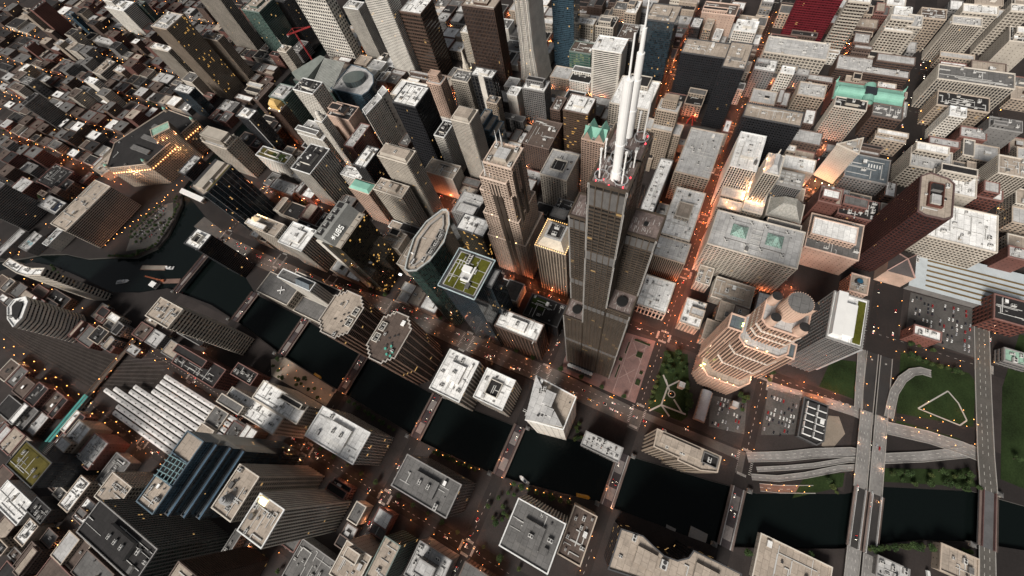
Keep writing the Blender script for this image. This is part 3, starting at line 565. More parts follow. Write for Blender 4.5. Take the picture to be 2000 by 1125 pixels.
for j in range(1, len(YS) - 1):                      # blocks between the river and the avenue beside it
    y0, y1 = YS[j] + 8, YS[j + 1] - 8
    if y0 > -240 and y0 < 640:
        pad([(interp(BE, y0) + 1, y0), (-86, y0), (-86, y1), (interp(BE, y1) + 1, y1)] if y0 > -230 else [(interp(BE, y0) + 1, y0), (-70, y0), (-70, y1), (interp(BE, y1) + 1, y1)], pv)
    pad([(-320, y0), (interp(BW, y0) - 1, y0), (interp(BW, y1) - 1, y1), (-320, y1)], pv)
for i in range(len(XW) - 1):
    for j in range(len(YS) - 1):
        b = (XW[i] + 8, YS[j] + 8, XW[i + 1] - 8, YS[j + 1] - 8); BLOCKS.append(b + ('west',)); pad(rect(*b), pv)
    for y0, y1 in ((811, 960), (960, 1110), (1110, 1260)):
        b = (XW[i] + 8, y0 + 8, XW[i + 1] - 8, y1 - 8); BLOCKS.append(b + ('west',)); pad(rect(*b), pv)
for i in range(len(XL) - 1):
    b = (XL[i] + 8, 819, XL[i + 1] - 8, 940)
    if XL[i] > -70: BLOCKS.append(b + ('loop',)); pad(rect(*b), pv)
    b = (XL[i] + 8, 1040, XL[i + 1] - 8, 1160)
    if XL[i] > 150: BLOCKS.append(b + ('north',)); pad(rect(*b), pv)
    b = (XL[i] + 8, 1172, XL[i + 1] - 8, 1282)
    if XL[i] > 150: BLOCKS.append(b + ('north',)); pad(rect(*b), pv)
for i in range(len(XN) - 1):
    for j in range(len(YN) - 1):
        if XN[i] < -180 and YN[j] < 1440: continue
        if XN[i] < -300 and YN[j] < 1740: continue
        b = (XN[i] + 8, YN[j] + 8, XN[i + 1] - 8, YN[j + 1] - 8); BLOCKS.append(b + ('north',)); pad(rect(*b), pv)
struct('pavement', pv, PAVE)
def sheet(name, polys, m, z, th=.1):
    mb = MB()
    for p in polys: mb.prism(ccw(p), z - th, z)
    return struct(name, mb, m)
sheet('plaza', [[(46, -30), (50, -81), (-54, -82), (-53, 36), (-34, 40), (36, 36)]], surf('rose_granite', (.17, .105, .095), .7, .3, .25, .08, .5, .3), .24)
sheet('park_lawn', [[(42, -99), (48, -131), (0, -146), (-41, -155), (-52, -149), (-54, -101)]], LAWN, .24)
sheet('lawn', [[(166, -397), (166, -476), (156, -484), (92, -483), (74, -400)], [(72, -307), (120, -316), (128, -346), (72, -352)],
    [(161, -512), (250, -530), (250, -700), (30, -700), (38, -512)], [(-56, -309), (-30, -352), (-48, -352), (-88, -300)], [(-5, -392), (30, -470), (38, -480), (17, -489), (-22, -393)], [(64, -400), (70, -470), (50, -470), (52, -402)]], LAWN, .22)
sheet('car_park', [[(43, -246), (49, -287), (-7, -289), (-26, -250)], [(1, -176), (10, -224), (-34, -230), (-43, -185)], [(268, -401), (270, -482), (192, -483), (196, -400)]], surf('worn_asphalt', (.085, .079, .074), .85, .2, .3, .05, .4, .4), .23)
sheet('car_park', [[(-146, 1050), (-60, 1038), (-45, 1016), (-80, 975), (-150, 958), (-188, 1022)]], surf('worn_asphalt', (.085, .079, .074), .85, .2, .3, .05, .4, .4), .12)
sheet('riverside_plaza', [[(-240, 521), (-226, 500), (-233, 371), (-262, 372), (-262, 500)]], surf('sand_stone', (.30, .25, .20), .8, .2, .15, .08, .5, .2), .24)
sheet('sand_yard', [[(-8, -322), (10, -321), (36, -324), (40, -336), (20, -346), (2, -338), (-10, -333)]], surf('sand_yard', (.24, .20, .16), .9, .1, .2, .05, .5, .2), .21)
sheet('yard', [[(-115, -415), (-90, -470), (-130, -520), (-180, -480), (-160, -400)]], surf('gravel_yard', (.15, .135, .12), .9, .1, .25, .05, .5, .3), .05)
STRIPS = []
def strip(name, pts, w, z, m, th=.6, curb=True, cm=None):
    mb = MB(); P_ = [Vector(p) for p in pts]; L = []; Rr = []
    zs = z if isinstance(z, (list, tuple)) else [z] * len(pts)
    if name in ('ramp', 'street_deck', 'avenue'): STRIPS.append((P_, zs, w))
    for i, p in enumerate(P_):
        d = (P_[min(i + 1, len(P_) - 1)] - P_[max(i - 1, 0)]).normalized(); n = Vector((-d.y, d.x)) * w / 2
        L.append((*(p + n), zs[i])); Rr.append((*(p - n), zs[i]))
    for i in range(len(P_) - 1):
        za = (zs[i] + zs[i + 1]) / 2; L_ = (P_[i + 1] - P_[i]).length
        if za > 2.4 and th > .7:
            for k in range(int(L_ / 24) + 1):
                p = P_[i] + (P_[i + 1] - P_[i]) * (k + .5) / (int(L_ / 24) + 1); mb.cyl(p.x, p.y, -8, za - th, 1.2, 1.2, 8, 1)
        mb.face([Rr[i], Rr[i + 1], L[i + 1], L[i]], 0)
        for A, s in ((L, 1), (Rr, -1)):
            a, b = A[i], A[i + 1]; q = [a, b, (b[0], b[1], b[2] - th), (a[0], a[1], a[2] - th)]
            mb.face(q if s > 0 else q[::-1], 1)
            if curb: mb.bar((a[0], a[1], a[2] + .35), (b[0], b[1], b[2] + .35), .8, 1)
    return tag(mb.build(name, [m, cm or CONC]), kind='structure')
ROADC = surf('worn_concrete_road', (.21, .20, .19), .85, .2, .3, .04, .4, .3)
DKROAD = surf('dark_road', (.035, .032, .031), .85, .3, .2, .04, .4)
# the expressway with its two carriageways, ramps and the street bridge beside it
strip('expressway', [(60, -364), (-42, -368)], 14, 5, ROADC, 1.2); strip('expressway', [(60, -381), (-42, -384.5)], 14, 5, ROADC, 1.2)
strip('expressway', [(150, -364), (60, -364)], 14, [.3, 5], DKROAD, 1.2); strip('expressway', [(150, -381), (60, -381)], 14, [.3, 5], DKROAD, 1.2)
strip('expressway', [(-113, -370), (-300, -374)], 14, 5, ROADC, 1.2); strip('expressway', [(-113, -387), (-300, -391)], 14, 5, ROADC, 1.2)
strip('ramp', [(150, -350), (120, -351), (87, -352), (60, -354)], 9, [.4, 3, 4.6, 5.05], ROADC, .9)
strip('ramp', [(147, -434), (146, -422), (139, -411), (123, -400), (100, -392), (80, -390), (62, -389)], 10, [.4, 1.6, 2.6, 3.6, 4.6, 5, 5.05], ROADC, .9)
strip('ramp', [(-62, -240), (-40, -284), (-21, -316), (-1, -356), (6, -389), (28, -431), (56, -478)], 12, [.3, 1, 1.6, 2, 2, 1.2, .3], ROADC, .9)
strip('ramp', [(-84, -250), (-72, -280), (-54, -309), (-27, -346), (-3, -391)], 7, [.3, .8, 1.2, 1.4, 1.3], ROADC, .9)
strip('ramp', [(-72, -254), (-55, -286), (-37, -317), (-12, -354), (1, -390)], 5.5, [.3, .9, 1.3, 1.6, 1.7], ROADC, .9)
strip('ramp', [(-92, -262), (-84, -284), (-74, -305), (-66, -322)], 9, [.3, .2, .15, .15], surf('ramp_lit_tint', (.14, .08, .06), .8), .3)  # reddish road colour stands in for orange lamp light on this ramp
strip('ramp', [(49, -391), (57, -437), (59, -473), (58, -492)], 16, [.35, .6, .6, .3], ROADC, .9)
strip('avenue', [(46, -243), (48, -276), (53, -318), (55, -352), (52, -392)], 14, .2, ROADC, .2, False)
strip('riverside_avenue', [(-62, 905), (-82, 790), (-84, 674), (-83, 487), (-66, 361), (-70, 204), (-68, 62), (-76, -86), (-72, -238)], 30, .03, surf('avenue_paving', (.085, .075, .068), .85, .25, .25, .04, .5, .3), .02, False)
strip('street_deck', [(16, -497), (60, -494), (140, -492), (270, -486)], 17, [5, 4, .6, .3], surf('avenue_paving', (.10, .092, .082), .85, .25, .25, .04, .5, .3), .8)
strip('street_deck', [(-50, -497), (-110, -499), (-300, -502)], 15, [5, 5, 3], surf('avenue_paving', (.10, .092, .082), .85, .25, .25, .04, .5, .3), .8)
mk = MB()                                            # painted lanes and crossings
def dash(x0, y0, x1, y1, z, step=9, ln=3.2, w=.4):
    a, b = Vector((x0, y0)), Vector((x1, y1)); L = (b - a).length; d = (b - a) / L; n = Vector((-d.y, d.x)) * w / 2
    for k in range(int(L / step)):
        p = a + d * (k * step); q = p + d * ln; mk.face([(*(p - n), z), (*(q - n), z), (*(q + n), z), (*(p + n), z)])
for P_, zs, w in STRIPS:
    for i in range(len(P_) - 1):
        a, b = P_[i], P_[i + 1]; L = (b - a).length; d = (b - a) / L; n = Vector((-d.y, d.x))
        for off in ((0,) if w < 10 else (-w / 6, w / 6)):
            for k in range(int(L / 9)):
                t0, t1 = k * 9 / L, (k * 9 + 4) / L; q = [a + d * L * t + n * (off + e) for t, e in ((t0, -.25), (t1, -.25), (t1, .25), (t0, .25))]; zz = [zs[i] + (zs[i + 1] - zs[i]) * t + .03 for t in (t0, t1, t1, t0)]
                mk.face([(p.x, p.y, z_) for p, z_ in zip(q, zz)])
for off in (-3.5, 0, 3.5):
    for y in (-364, -381): dash(58, y + off, -28, y - 2 + off, 5.012); dash(-98, y - 5 + off, -290, y - 9 + off, 5.012)
for y in YS[1:] :
    for x0, x1 in ((-54, 940), (-700, -250)):
        if y != -373: dash(x0, y, x1, y, .012)
for x in XE + XW: dash(x, -480, x, 800, .012)
for x in XN[3:]: dash(x, 1300, x, 2400, .012, 14)
for off in (-5, 5): dash(-70 + off, -80, -70 + off, 500, .045); dash(-84 + off, 500, -84 + off, 780, .045)
for x in XE[:8] + [-70, -330, -452]:
    for y in YS[1:]:
        if y == -373 or (x < 0 and y < -240): continue
        w_ = 15 if x == -70 else 7
        for k in range(-5, 6):
            for s in (-1, 1):
                if abs(k) < 5: mk.face([(x + s * (w_ + 1.5) - 1.6, y + k * 1.3 - .3, .05), (x + s * (w_ + 1.5) + 1.6, y + k * 1.3 - .3, .05), (x + s * (w_ + 1.5) + 1.6, y + k * 1.3 + .3, .05), (x + s * (w_ + 1.5) - 1.6, y + k * 1.3 + .3, .05)])
                mk.face([(x + k * w_ / 6 - .3, y + s * 9 - 1.6, .05), (x + k * w_ / 6 + .3, y + s * 9 - 1.6, .05), (x + k * w_ / 6 + .3, y + s * 9 + 1.6, .05), (x + k * w_ / 6 - .3, y + s * 9 + 1.6, .05)])
struct('road_markings', mk, MARK)
pp = MB()                                            # light paths in the small park
for a, b in (((-11, -118), (-41, -117)), ((-41, -117), (-56, -104)), ((-41, -117), (-40, -152)), ((-41, -117), (-52, -132)), ((-11, -118), (4, -131)), ((-11, -118), (3, -107)), ((-11, -118), (-20, -125)), ((-11, -118), (-2, -112)), ((-40, -147), (-26, -131))):
    d = (Vector(b) - Vector(a)).normalized(); n = Vector((-d.y, d.x)) * 1.1; a, b = Vector(a), Vector(b); z = .28 + .01 * len(pp.f)
    pp.face([(*(a - n), z), (*(b - n), z), (*(b + n), z), (*(a + n), z)])
tp = [(91, -423), (130, -454), (118, -466), (98, -476), (88, -469)]
for k in range(len(tp)):
    a, b = Vector(tp[k]), Vector(tp[(k + 1) % len(tp)]); d = (b - a).normalized(); n = Vector((-d.y, d.x)) * .8; z = .28 + .005 * k
    pp.face([(*(a - n), z), (*(b - n), z), (*(b + n), z), (*(a + n), z)])
pp.prism(circ(-20, -126, 5.5, 16), .2, .42); struct('park_path', pp, surf('pale_gravel', (.36, .34, .31), .9, .2, .15, .1, .5))
ft = MB(); ft.cyl(-20, -126, .42, 1.1, 4, 4, 18, 0, 1); ft.cyl(-20, -126, 1.1, 2.4, .6, .4, 8, 0)
tag(ft.build('fountain', [CONC, wm.mat], None, (-20, -126, .4)), 'round stone fountain among the park paths', 'fountain')

sd_0 = surf('sedum_dark', (.03, .045, .014), .95, .1, .4, .08, .5)
# ------------------------------------------------------------------ buildings listed above
for (n, lab, x0, y0, x1, y1, h, mode, wc, gc, bay, fl, roof, code) in HEROES:
    cat = n.replace('_', ' ')
    wu = .68; wv = .6
    if float(fl) >= 25: wu = .7
    root, org = tower(n, lab, cat, rect(x0, y0, x1, y1), h, mode, wc, gc, float(bay), float(fl), roof, code, wu, wv)
    if 'planted' in lab and roof in 'gm':
        g = MB(); g.prism(inset(ccw(rect(x0, y0, x1, y1)), 4), h, h + .4); g.build('planting', surf('sedum', (.09, .075, .02), .95, .1, .4, .08, .5), root, org)
    if 'pale green copper roof' in lab:
        g = MB(); q = rect(x0, y0, x1, y1); g.prism(q, h + 1.3, h + 6, 0, poly2=inset(q, 5)); g.build('mansard', COPPER, root, org)
    if 'roof lantern' in lab:
        g = MB(); q = rect(x0 + 3, y1 - 26, x1 - 3, y1 - 4); g.prism(q, h, h + 9, 0, 0, poly2=inset(q, 2)); g.build('lantern', surf('wall_stone', COL['B'], .8, .25, .22, .05, .5), root, org)
        g = MB(); q = inset(q, 5); cx = sum(p[0] for p in q) / 4; cy = sum(p[1] for p in q) / 4
        for k in range(4): g.face([(*q[k], h + 9), (*q[(k + 1) % 4], h + 9), (cx, cy, h + 18)])
        g.build('skylight', surf('lit_skylight', (.6, .5, .35), .3, .5, emit=(1, .72, .4), es=.5), root, org)
        g = MB()
        for k in range(14): g.box(x0 + 1 + (x1 - x0 - 2) * (k % 2) - .5, y1 - 28 + k * 2 - .5, h + 1.3, x0 + 1 + (x1 - x0 - 2) * (k % 2) + .5, y1 - 28 + k * 2 + .5, h + 2.4)
        g.build('flood_lamp', surf('floodlight', (1, .8, .5), emit=(1, .7, .3), es=9), root, org)
    if 'small lit gold crown' in lab:
        g = MB(); q = inset(ccw(rect(x0, y0, x1, y1)), 5); g.prism(q, h, h + 10); q2 = inset(q, 1); g.prism(q, h + 10, h + 18, 0, poly2=inset(q, 6)); g.build('crown', surf('gilt_stone', (.55, .36, .13), .6, .4), root, org)
        g = MB()
        for p in inset(q, -2): g.box(p[0] - .8, p[1] - .8, h, p[0] + .8, p[1] + .8, h + 1.6)
        g.build('flood_lamp', surf('floodlight', (1, .8, .5), emit=(1, .7, .3), es=9), root, org)
    if 'tiny antenna' in lab:
        g = MB(); g.cyl(org[0], org[1], h, h + 8, 5, 3, 8); g.cyl(org[0], org[1], h + 8, h + 30, .6, .2, 6); g.build('antenna', WHITE, root, org)
    if 'stepped tan art deco' in lab or 'stepped top' in lab or 'turrets' in lab:
        g = MB(); q = inset(ccw(rect(x0, y0, x1, y1)), 6); facade(g, q, h, h + 16, mode, float(bay), 4); parapet(g, q, h + 16); g.cap(q, h + 16, 0)
        if 'turrets' in lab:
            for p in rect(x0 + 3, y0 + 3, x1 - 3, y1 - 3): g.cyl(p[0], p[1], h, h + 9, 3, 2.4, 8)
        g.build('upper_stage', cmats(mode, wc, gc, float(bay), 4), root, org)
        if 'art deco' in lab:
            for dx, dy, hh in ((-12, 0, -30), (0, -14, -45), (0, 14, -45)):
                block(root, org, rect(x0 + dx, y0 + dy, x1 + dx * .3, y1 + dy), 0, h + hh, mode, wc, gc, float(bay), 4, roof, 'wing_wall', 'wing_roof')
    if 'horizontally ribbed tower above' in lab or 'beige stone box' in lab:
        g = MB(); q = inset(ccw(rect(x0, y0, x1, y1)), 3); g.prism(q, h, h + 6, 0, 1, poly2=inset(q, 2)); g.build('crown', [surf('wall_stone', COL['B'], .8, .25, .22, .05, .5), roofm('t')], root, org)
    if 'spiral roof structure' in lab:
        g = MB(); cx, cy = x0 + 16, y0 + 20
        for k in range(5): g.cyl(cx, cy, h + k * 2.2, h + k * 2.2 + 1.4, 7 - k * .7, 7 - k * .7, 16)
        g.cyl(cx, cy, h, h + 12, 2.4, 2.4, 10); g.build('spiral_stair', STEEL, root, org)
    if 'notched lit corner' in lab:
        g = MB(); g.box(x1 - 9, y1 - 14, h + .1, x1 - 2, y1 - 3, h + 1); g.box(x1 - 3, y1 - 14, h, x1 - 2, y1 - 3, h + 5); g.build('lit_terrace', surf('lit_terrace', (.9, .85, .6), emit=(1, .86, .55), es=1.2), root, org)
    if 'bold white ribs' in lab:
        g = MB(); g.cyl(org[0] - 3, org[1], h + 5, h + 6, 2.4, 2.4, 12); g.cyl(org[0] + 4, org[1], h + 5, h + 6, 2.4, 2.4, 12); g.build('fan', WHITE, root, org)
    rs = random.Random(lab + 's'); w_, d_ = x1 - x0, y1 - y0
    if 28 < h < 100 and min(w_, d_) > 24 and mode in 'gwnb' and 'k' not in code and not any(q in lab for q in ('planted', 'mark', 'pool', 'solar', 'arcaded', 'terrace', 'rooftop drum', 'tiny')) and rs.random() < .62:
        f, e = rs.uniform(.3, .55), rs.uniform(.4, .85); ux, uy = x0 + (w_ * (1 - f)) * rs.choice((0, .5, 1)), y0 + (d_ * (1 - e)) * rs.choice((0, .5, 1))
        block(root, org, rect(ux + .6, uy + .6, ux + w_ * f - .6, uy + d_ * e - .6), h, h + rs.uniform(5, 15), 'w' if mode == 'n' else mode, wc, gc, float(bay), float(fl), rs.choice('wlgtd'), 'upper_stage', 'upper_roof', par=1)
    def part(nm, m, *bs):
        g = MB()
        for q in bs: g.box(*q)
        g.build(nm, m, root, org)
    if 'white sign marks' in lab:
        for k in range(5): part('sign_letter', WHITE, (x0 + 30, y0 + 12 + k * 4, h, x0 + 37, y0 + 13.6 + k * 4, h + .8))
    if 'white edge strip' in lab: part('edge_strip', WHITE, (x0 - .9, y0 - .9, 0, x0 + .4, y0 + .4, h))
    if 'T mark' in lab: part('roof_mark', DARK, (x0 + 9, org[1] - 1, h, x0 + 24, org[1] + 1, h + .5), (x0 + 24, org[1] - 9, h, x0 + 26, org[1] + 9, h + .5))
    if 'pool deck' in lab: part('pool', surf('pool_water', (.25, .42, .46), .2, .5), (x0 + 14, y0 + 8, h, x0 + 22, y1 - 8, h + .3))
    if 'solar panels' in lab: part('solar_panel', surf('solar_glass', (.02, .025, .04), .2, .5), (x0 + 6, y0 + 8, h, x1 - 6, y0 + 30, h + 1))
    if 'pale core stripe' in lab: part('core_stripe', surf('wall_stone', COL['W'], .8, .25, .22, .05, .5), (x0 - 1.6, org[1] - 6, 0, x0 + .1, org[1] + 6, h + 2))
    if 'planted roof court' in lab: part('planting', sd_0, (x0 + 5, y0 + 10, h, x1 - 5, y1 - 40, h + .5))
    if 'planted terraces' in lab: part('planting', sd_0, (x0 + 16, y0 + 30, h, x1 - 4, y1 - 4, h + .4))

def flat(name, pts, m, root, org):                    # a thin solid plate through the given corners
    g = MB(); g.face(pts); return g.build(name, m, root, org)

# ---- the tallest tower: nine square tubes of different heights
OR = (0, 0, 0); T_ = 22.86; wt = thing('skyscraper', 'tallest black tower of bundled square tubes with two white masts', 'skyscraper', OR); FOOT.append((-36, -36, 36, 36))
BR = surf('bronze_metal', (.066, .050, .037), .45, .5, .25, .05, .5); FR = surf('pale_edge_trim', (.30, .29, .275), .5, .5, .1, .1, 1)
GW = windows((.04, .033, .026), (.014, .013, .012), 4.57, 4, .94, .98, .035, (1, .62, .24), .35)
LOU = surf('louvre_metal', (.105, .10, .096), .5, .5, .2, .2, 1)
H9 = {(-1, 1): 205, (0, 1): 368, (1, 1): 268, (-1, 0): 442, (0, 0): 442, (1, 0): 368, (-1, -1): 268, (0, -1): 368, (1, -1): 205}
RW = surf('weathered_roof', (.16, .125, .115), .85, .2, .5, .12, .7, .5)
for (i, j), h in H9.items():
    q = rect((i - .5) * T_, (j - .5) * T_, (i + .5) * T_, (j + .5) * T_); OCC.append((q, h))
    mb = MB(); facade(mb, q, 0, h - 1.2, 'g', 4.57, 4, .88, .7)
    for z0, z1 in ((118, 127), (248, 258), (352, 364), (421, 437)):
        if z1 < h:
            o_ = inset(q, -.62); mb.prism(o_, z0, z1, 2, top=False)
            for a, b in zip(o_, o_[1:] + o_[:1]):
                for t in range(6): mb.bar((*(Vector(a) + (Vector(b) - Vector(a)) * t / 5), z0), (*(Vector(a) + (Vector(b) - Vector(a)) * t / 5), z1), .5, 0)
    for x, y in q: mb.box(x - .65, y - .65, 0, x + .65, y + .65, h - .4, 3)
    parapet(mb, q, h - 1.2, 1.3, .7, 0)
    tb = mb.build('tube', [BR, GW, LOU, FR], wt, OR)
    r = MB(); r.prism(q, h - 1.5, h - 1.1); rr = random.Random(i * 3 + j)
    for k in range(26):
        x, y = (i - .5) * T_ + rr.uniform(2, T_ - 6), (j - .5) * T_ + rr.uniform(2, T_ - 2); r.box(x, y, h - 1.1, x + rr.uniform(1, 5), y + .3, h - .9, 1)
    r.build('roof', [RW, surf('pale_stain_strip', (.42, .40, .38))], tb, OR)
    if h < 300:
        v = MB(); v.cyl(i * T_, j * T_, h - 1.1, h + 1.5, 5.2, 5.2, 18, 0, 1); v.build('exhaust_fan', [DARK, surf('fan_black', (.01, .01, .01))], tb, OR)
    elif h < 400:
        v = MB(); v.box(i * T_ - 1.5, j * T_ - 1.5, h - 1.1, i * T_ + 1.5, j * T_ + 1.5, h + .6); v.build('roof_hatch', surf('fan_black', (.01, .01, .01)), tb, OR)
ZR = 441
for (x, y, prof) in ((-26.3, -1.9, ((0, 3.2), (6, 2.8), (6.1, 2.5), (26, 2.5), (26.1, 2.8), (27, 2.8), (27.1, 2.5), (64, 2.4), (64.1, 1.0), (65, .5), (84, .4))), (5.3, 1.4, ((-.2, 1.2), (1.5, 2.6), (20, 2.5), (20.1, 2.7), (21, 2.7), (21.1, 2.4), (40, 2.4), (40.1, 2.0), (54, 1.9), (54.1, 1.2), (66, 1.1), (66.1, .5), (88, .35)))):
    mb = MB()
    for (z0, r0), (z1, r1) in zip(prof, prof[1:]): mb.cyl(x, y, ZR + z0, ZR + z1, r0, r1, 16)
    mb.build('antenna_mast', WHITE, wt, OR)
for x, y, hh in ((-29, 7, 22), (-29.5, -6.6, 24), (7, -7.5, 36), (4, 8, 30), (-14, 9, 14), (-16, -9, 12), (9, -3, 16)):
    mb = MB(); mb.cyl(x, y, ZR, ZR + hh, .5, .5, 8); mb.cyl(x, y, ZR + hh, ZR + hh + 1, .8, .8, 8)
    for k in range(3): mb.box(x - 1, y - .3, ZR + hh * (.3 + .2 * k), x + 1, y + .3, ZR + hh * (.3 + .2 * k) + 1.2)
    mb.build('whip_antenna', WHITE, wt, OR)
for cx, cy, r in ((-28.5, -5.5, 4), (-28.5, 6, 4), (6, -6.5, 4.2), (-12, 0, 6)):
    mb = MB()
    for k in range(14):
        a, b = 2 * math.pi * k / 14, 2 * math.pi * (k + 1) / 14
        mb.bar((cx + r * math.cos(a), cy + r * math.sin(a), ZR + 2.2), (cx + r * math.cos(b), cy + r * math.sin(b), ZR + 2.2), .45)
        if k % 3 == 0: mb.bar((cx + r * math.cos(a), cy + r * math.sin(a), ZR), (cx + r * math.cos(a), cy + r * math.sin(a), ZR + 2.2), .3)
    mb.build('ring_gantry', STEEL, wt, OR)
rr = random.Random(4)
for k in range(34):
    x, y = rr.uniform(-31, 9), rr.uniform(-9, 9); mb = MB(); mb.box(x, y, ZR - .1, x + rr.uniform(.6, 3), y + rr.uniform(.5, 2), ZR + rr.uniform(.5, 2.6)); mb.build('roof_cabinet', rr.choice((STEEL, UNIT, DARK)), wt, OR)
for z in (6, 12):
    for a in (0, 2.1, 4.2): mb = MB(); mb.bar((-26.3, -1.9, ZR + z), (-26.3 + 5 * math.cos(a), -1.9 + 5 * math.sin(a), ZR + z - 2), .4); mb.build('mast_brace', STEEL, wt, OR)
bl = surf('red_beacon', (.8, .05, .05), emit=(1, .04, .06), es=5)
for x, y in ((-32, 8), (-32, -8), (-33, 0), (-24, 9.5), (-24, -9.8), (9, -9.5), (10, -7), (3, -10), (8, 9), (-30, 4)):
    b = MB(); b.cyl(x, y, ZR, ZR + .9, .3, .3, 8); b.build('beacon', bl, wt, OR)
mb = MB(); mb.prism(rect(-38, 40, 40, 40.1) if False else rect(-46, -10, -34.4, 30), .2, 6, 0)
for k in range(9): mb.cyl(-40.2, -7 + k * 4.4, 6, 7.2, 3, 2.6, 10, 1)
mb.build('entrance_canopy', [DARK, surf('frosted_glass', (.6, .6, .58), .3, .5)], wt, OR)

PLT = surf('planter_hedge', (.02, .03, .012), .95, .1, .4, .3, .8); RIMS = surf('planter_stone', (.26, .18, .16), .8)
for k, (x0, y0, x1, y1) in enumerate(((-2, -44, 4, -38), (12, -46, 34, -43), (-30, -44, -8, -41), (38, -76, 42, -50), (-28, -80, -18, -72), (-10, -79, -4, -73), (14, -70, 24, -60))):
    r_ = thing('planter', ['square planter nearest the tower corner', 'long hedge planter along the tower wall, right half', 'long hedge planter along the tower wall, left half', 'long hedge planter on the upper edge of the rose plaza', 'broad planter by the rose plaza steps', 'small planter by the rose plaza steps', 'square planter amid the rose plaza'][k], 'planter', ((x0 + x1) / 2, (y0 + y1) / 2, .24)); o_ = ((x0 + x1) / 2, (y0 + y1) / 2, .24)
    g = MB(); g.box(x0, y0, .24, x1, y1, .9); g.build('planter_wall', RIMS, r_, o_); g = MB(); g.prism(inset(rect(x0, y0, x1, y1), .5), .9, 1.9, poly2=inset(rect(x0, y0, x1, y1), .8)); g.build('hedge', PLT, r_, o_)
g = MB()
for a, b in (((-28, -66), (-6, -48)), ((-6, -66), (-28, -48)), ((6, -72), (36, -50)), ((36, -72), (6, -50)), ((-50, -70), (44, -70)), ((-50, -47), (44, -47))):
    a, b = Vector(a), Vector(b); d = (b - a).normalized(); n = Vector((-d.y, d.x)) * .5; z = .256 + .004 * (len(g.f) + 1); g.face([(*(a - n), z), (*(b - n), z), (*(b + n), z), (*(a + n), z)])
struct('plaza_paving_lines', g, surf('pale_rose_granite', (.26, .18, .165), .7))
# ---- granite tower with lit drum crown south of it
g3 = (31, -176, 0); t3 = thing('skyscraper', 'pinkish granite tower with round drum crown between four small drums', 'skyscraper', g3); FOOT.append((5, -212, 62, -130))
def oct_(cx, cy, a, b, c): return [(cx - a + c, cy - b), (cx + a - c, cy - b), (cx + a, cy - b + c), (cx + a, cy + b - c), (cx + a - c, cy + b), (cx - a + c, cy + b), (cx - a, cy + b - c), (cx - a, cy - b + c)]
PG = ('p', 'Z', 'N', 3.6, 3.9)  # pinker than bare stone: warm flood light put into the wall colour
COL['P'] = (.40, .285, .225)
block(t3, g3, oct_(36, -175, 26, 31, 11), 0, 52, 'g', 'Z', 'N', 3, 3.9, 't', 'wall')
block(t3, g3, oct_(42, -177, 21, 25, 8), 52, 165, *PG, 'l', 'shaft')
block(t3, g3, oct_(50, -179, 18, 21, 7), 52, 206, *PG, 'l', 'upper_shaft')
block(t3, g3, rect(33, -152, 51, -137), 52, 172, *PG, 's', 'side_bay', 'side_roof')
block(t3, g3, rect(32, -214, 50, -202), 52, 150, *PG, 's', 'side_bay', 'side_roof')
for zz, oc in ((135, oct_(42, -177, 22.1, 26.1, 8)), (92, oct_(42, -177, 22.1, 26.1, 8)), (192, oct_(50, -179, 19.1, 22.1, 7)), (178, oct_(50, -179, 19.1, 22.1, 7))):
    mb = MB(); mb.prism(oc, zz, zz + 2.2, 0, 0, True, inset(oc, .2)); mb.build('belt_course', surf('pale_belt', (.62, .55, .48), .6), t3, g3)
CREAM = surf('lit_stone', (.50, .35, .27), .7, .3, .15, .08, .5)
mb = MB(); mb.cyl(55, -180, 206, 233, 11.5, 11.5, 32, 0, 1)
for k in range(32): a = 2 * math.pi * k / 32; mb.bar((55 + 11.6 * math.cos(a), -180 + 11.6 * math.sin(a), 210), (55 + 11.6 * math.cos(a), -180 + 11.6 * math.sin(a), 233.6), .7, 0)
mb.build('crown_drum', [CREAM, roofm('g')], t3, g3)
for x, y in ((38, -166), (62, -163), (37.5, -192), (63, -196)):
    mb = MB(); mb.cyl(x, y, 206, 221, 5, 5, 16, 0, 1); mb.cyl(x, y, 206, 210, 5.4, 5.4, 8); mb.build('corner_drum', [CREAM, roofm('d')], t3, g3)
FL = surf('floodlight', (1, .8, .5), emit=(1, .72, .36), es=9); FG = surf('green_flood', (.6, 1, .3), emit=(.75, 1, .3), es=8)
def lampset(root, org, pts, m, r=.7, watt=0, col=(1, .62, .42), off=(0, 0, 2.5)):
    for x, y, z in pts:
        if watt:
            ld = bpy.data.lights.new('flood_light', 'POINT'); ld.energy = watt; ld.color = col; ld.shadow_soft_size = .6; link('flood_light', ld, root, (x - org[0] + off[0], y - org[1] + off[1], z - org[2] + off[2]))
        b = MB(); b.cyl(x, y, z, z + 1, r, r * .7, 6); b.build('flood_lamp', m, root, org)
lampset(t3, g3, [(23, -172, 166.4), (23, -182, 166.4), (27, -160, 166.4), (24, -148, 53.4), (17, -146, 53.4), (11, -170, 53.4), (11, -180, 53.4), (10, -164, 53.4), (10, -188, 53.4), (26, -206, 53.4), (40, -207, 53.4)], FL, .5, 1500, (1, .6, .4), (-9, 0, 3))
lampset(t3, g3, [(20, -143, 53.5), (24, -146, 53.5), (40, -151, 173), (43, -151, 173), (42, -205, 151)], FG, 1)
mb = MB()
for y in (-162, -177):
    for k in range(8): mb.box(1 - k * 5.4, y - (3 if y > -170 else 0), .2, 2.4 - k * 5.4, y + (0 if y > -170 else 3), 9)
mb.box(-42, -177, .2, 3, -162, 7); mb.build('wintergarden', surf('wall_stone', COL['P'], .8, .25, .22, .05, .5), t3, g3)
mb = MB()
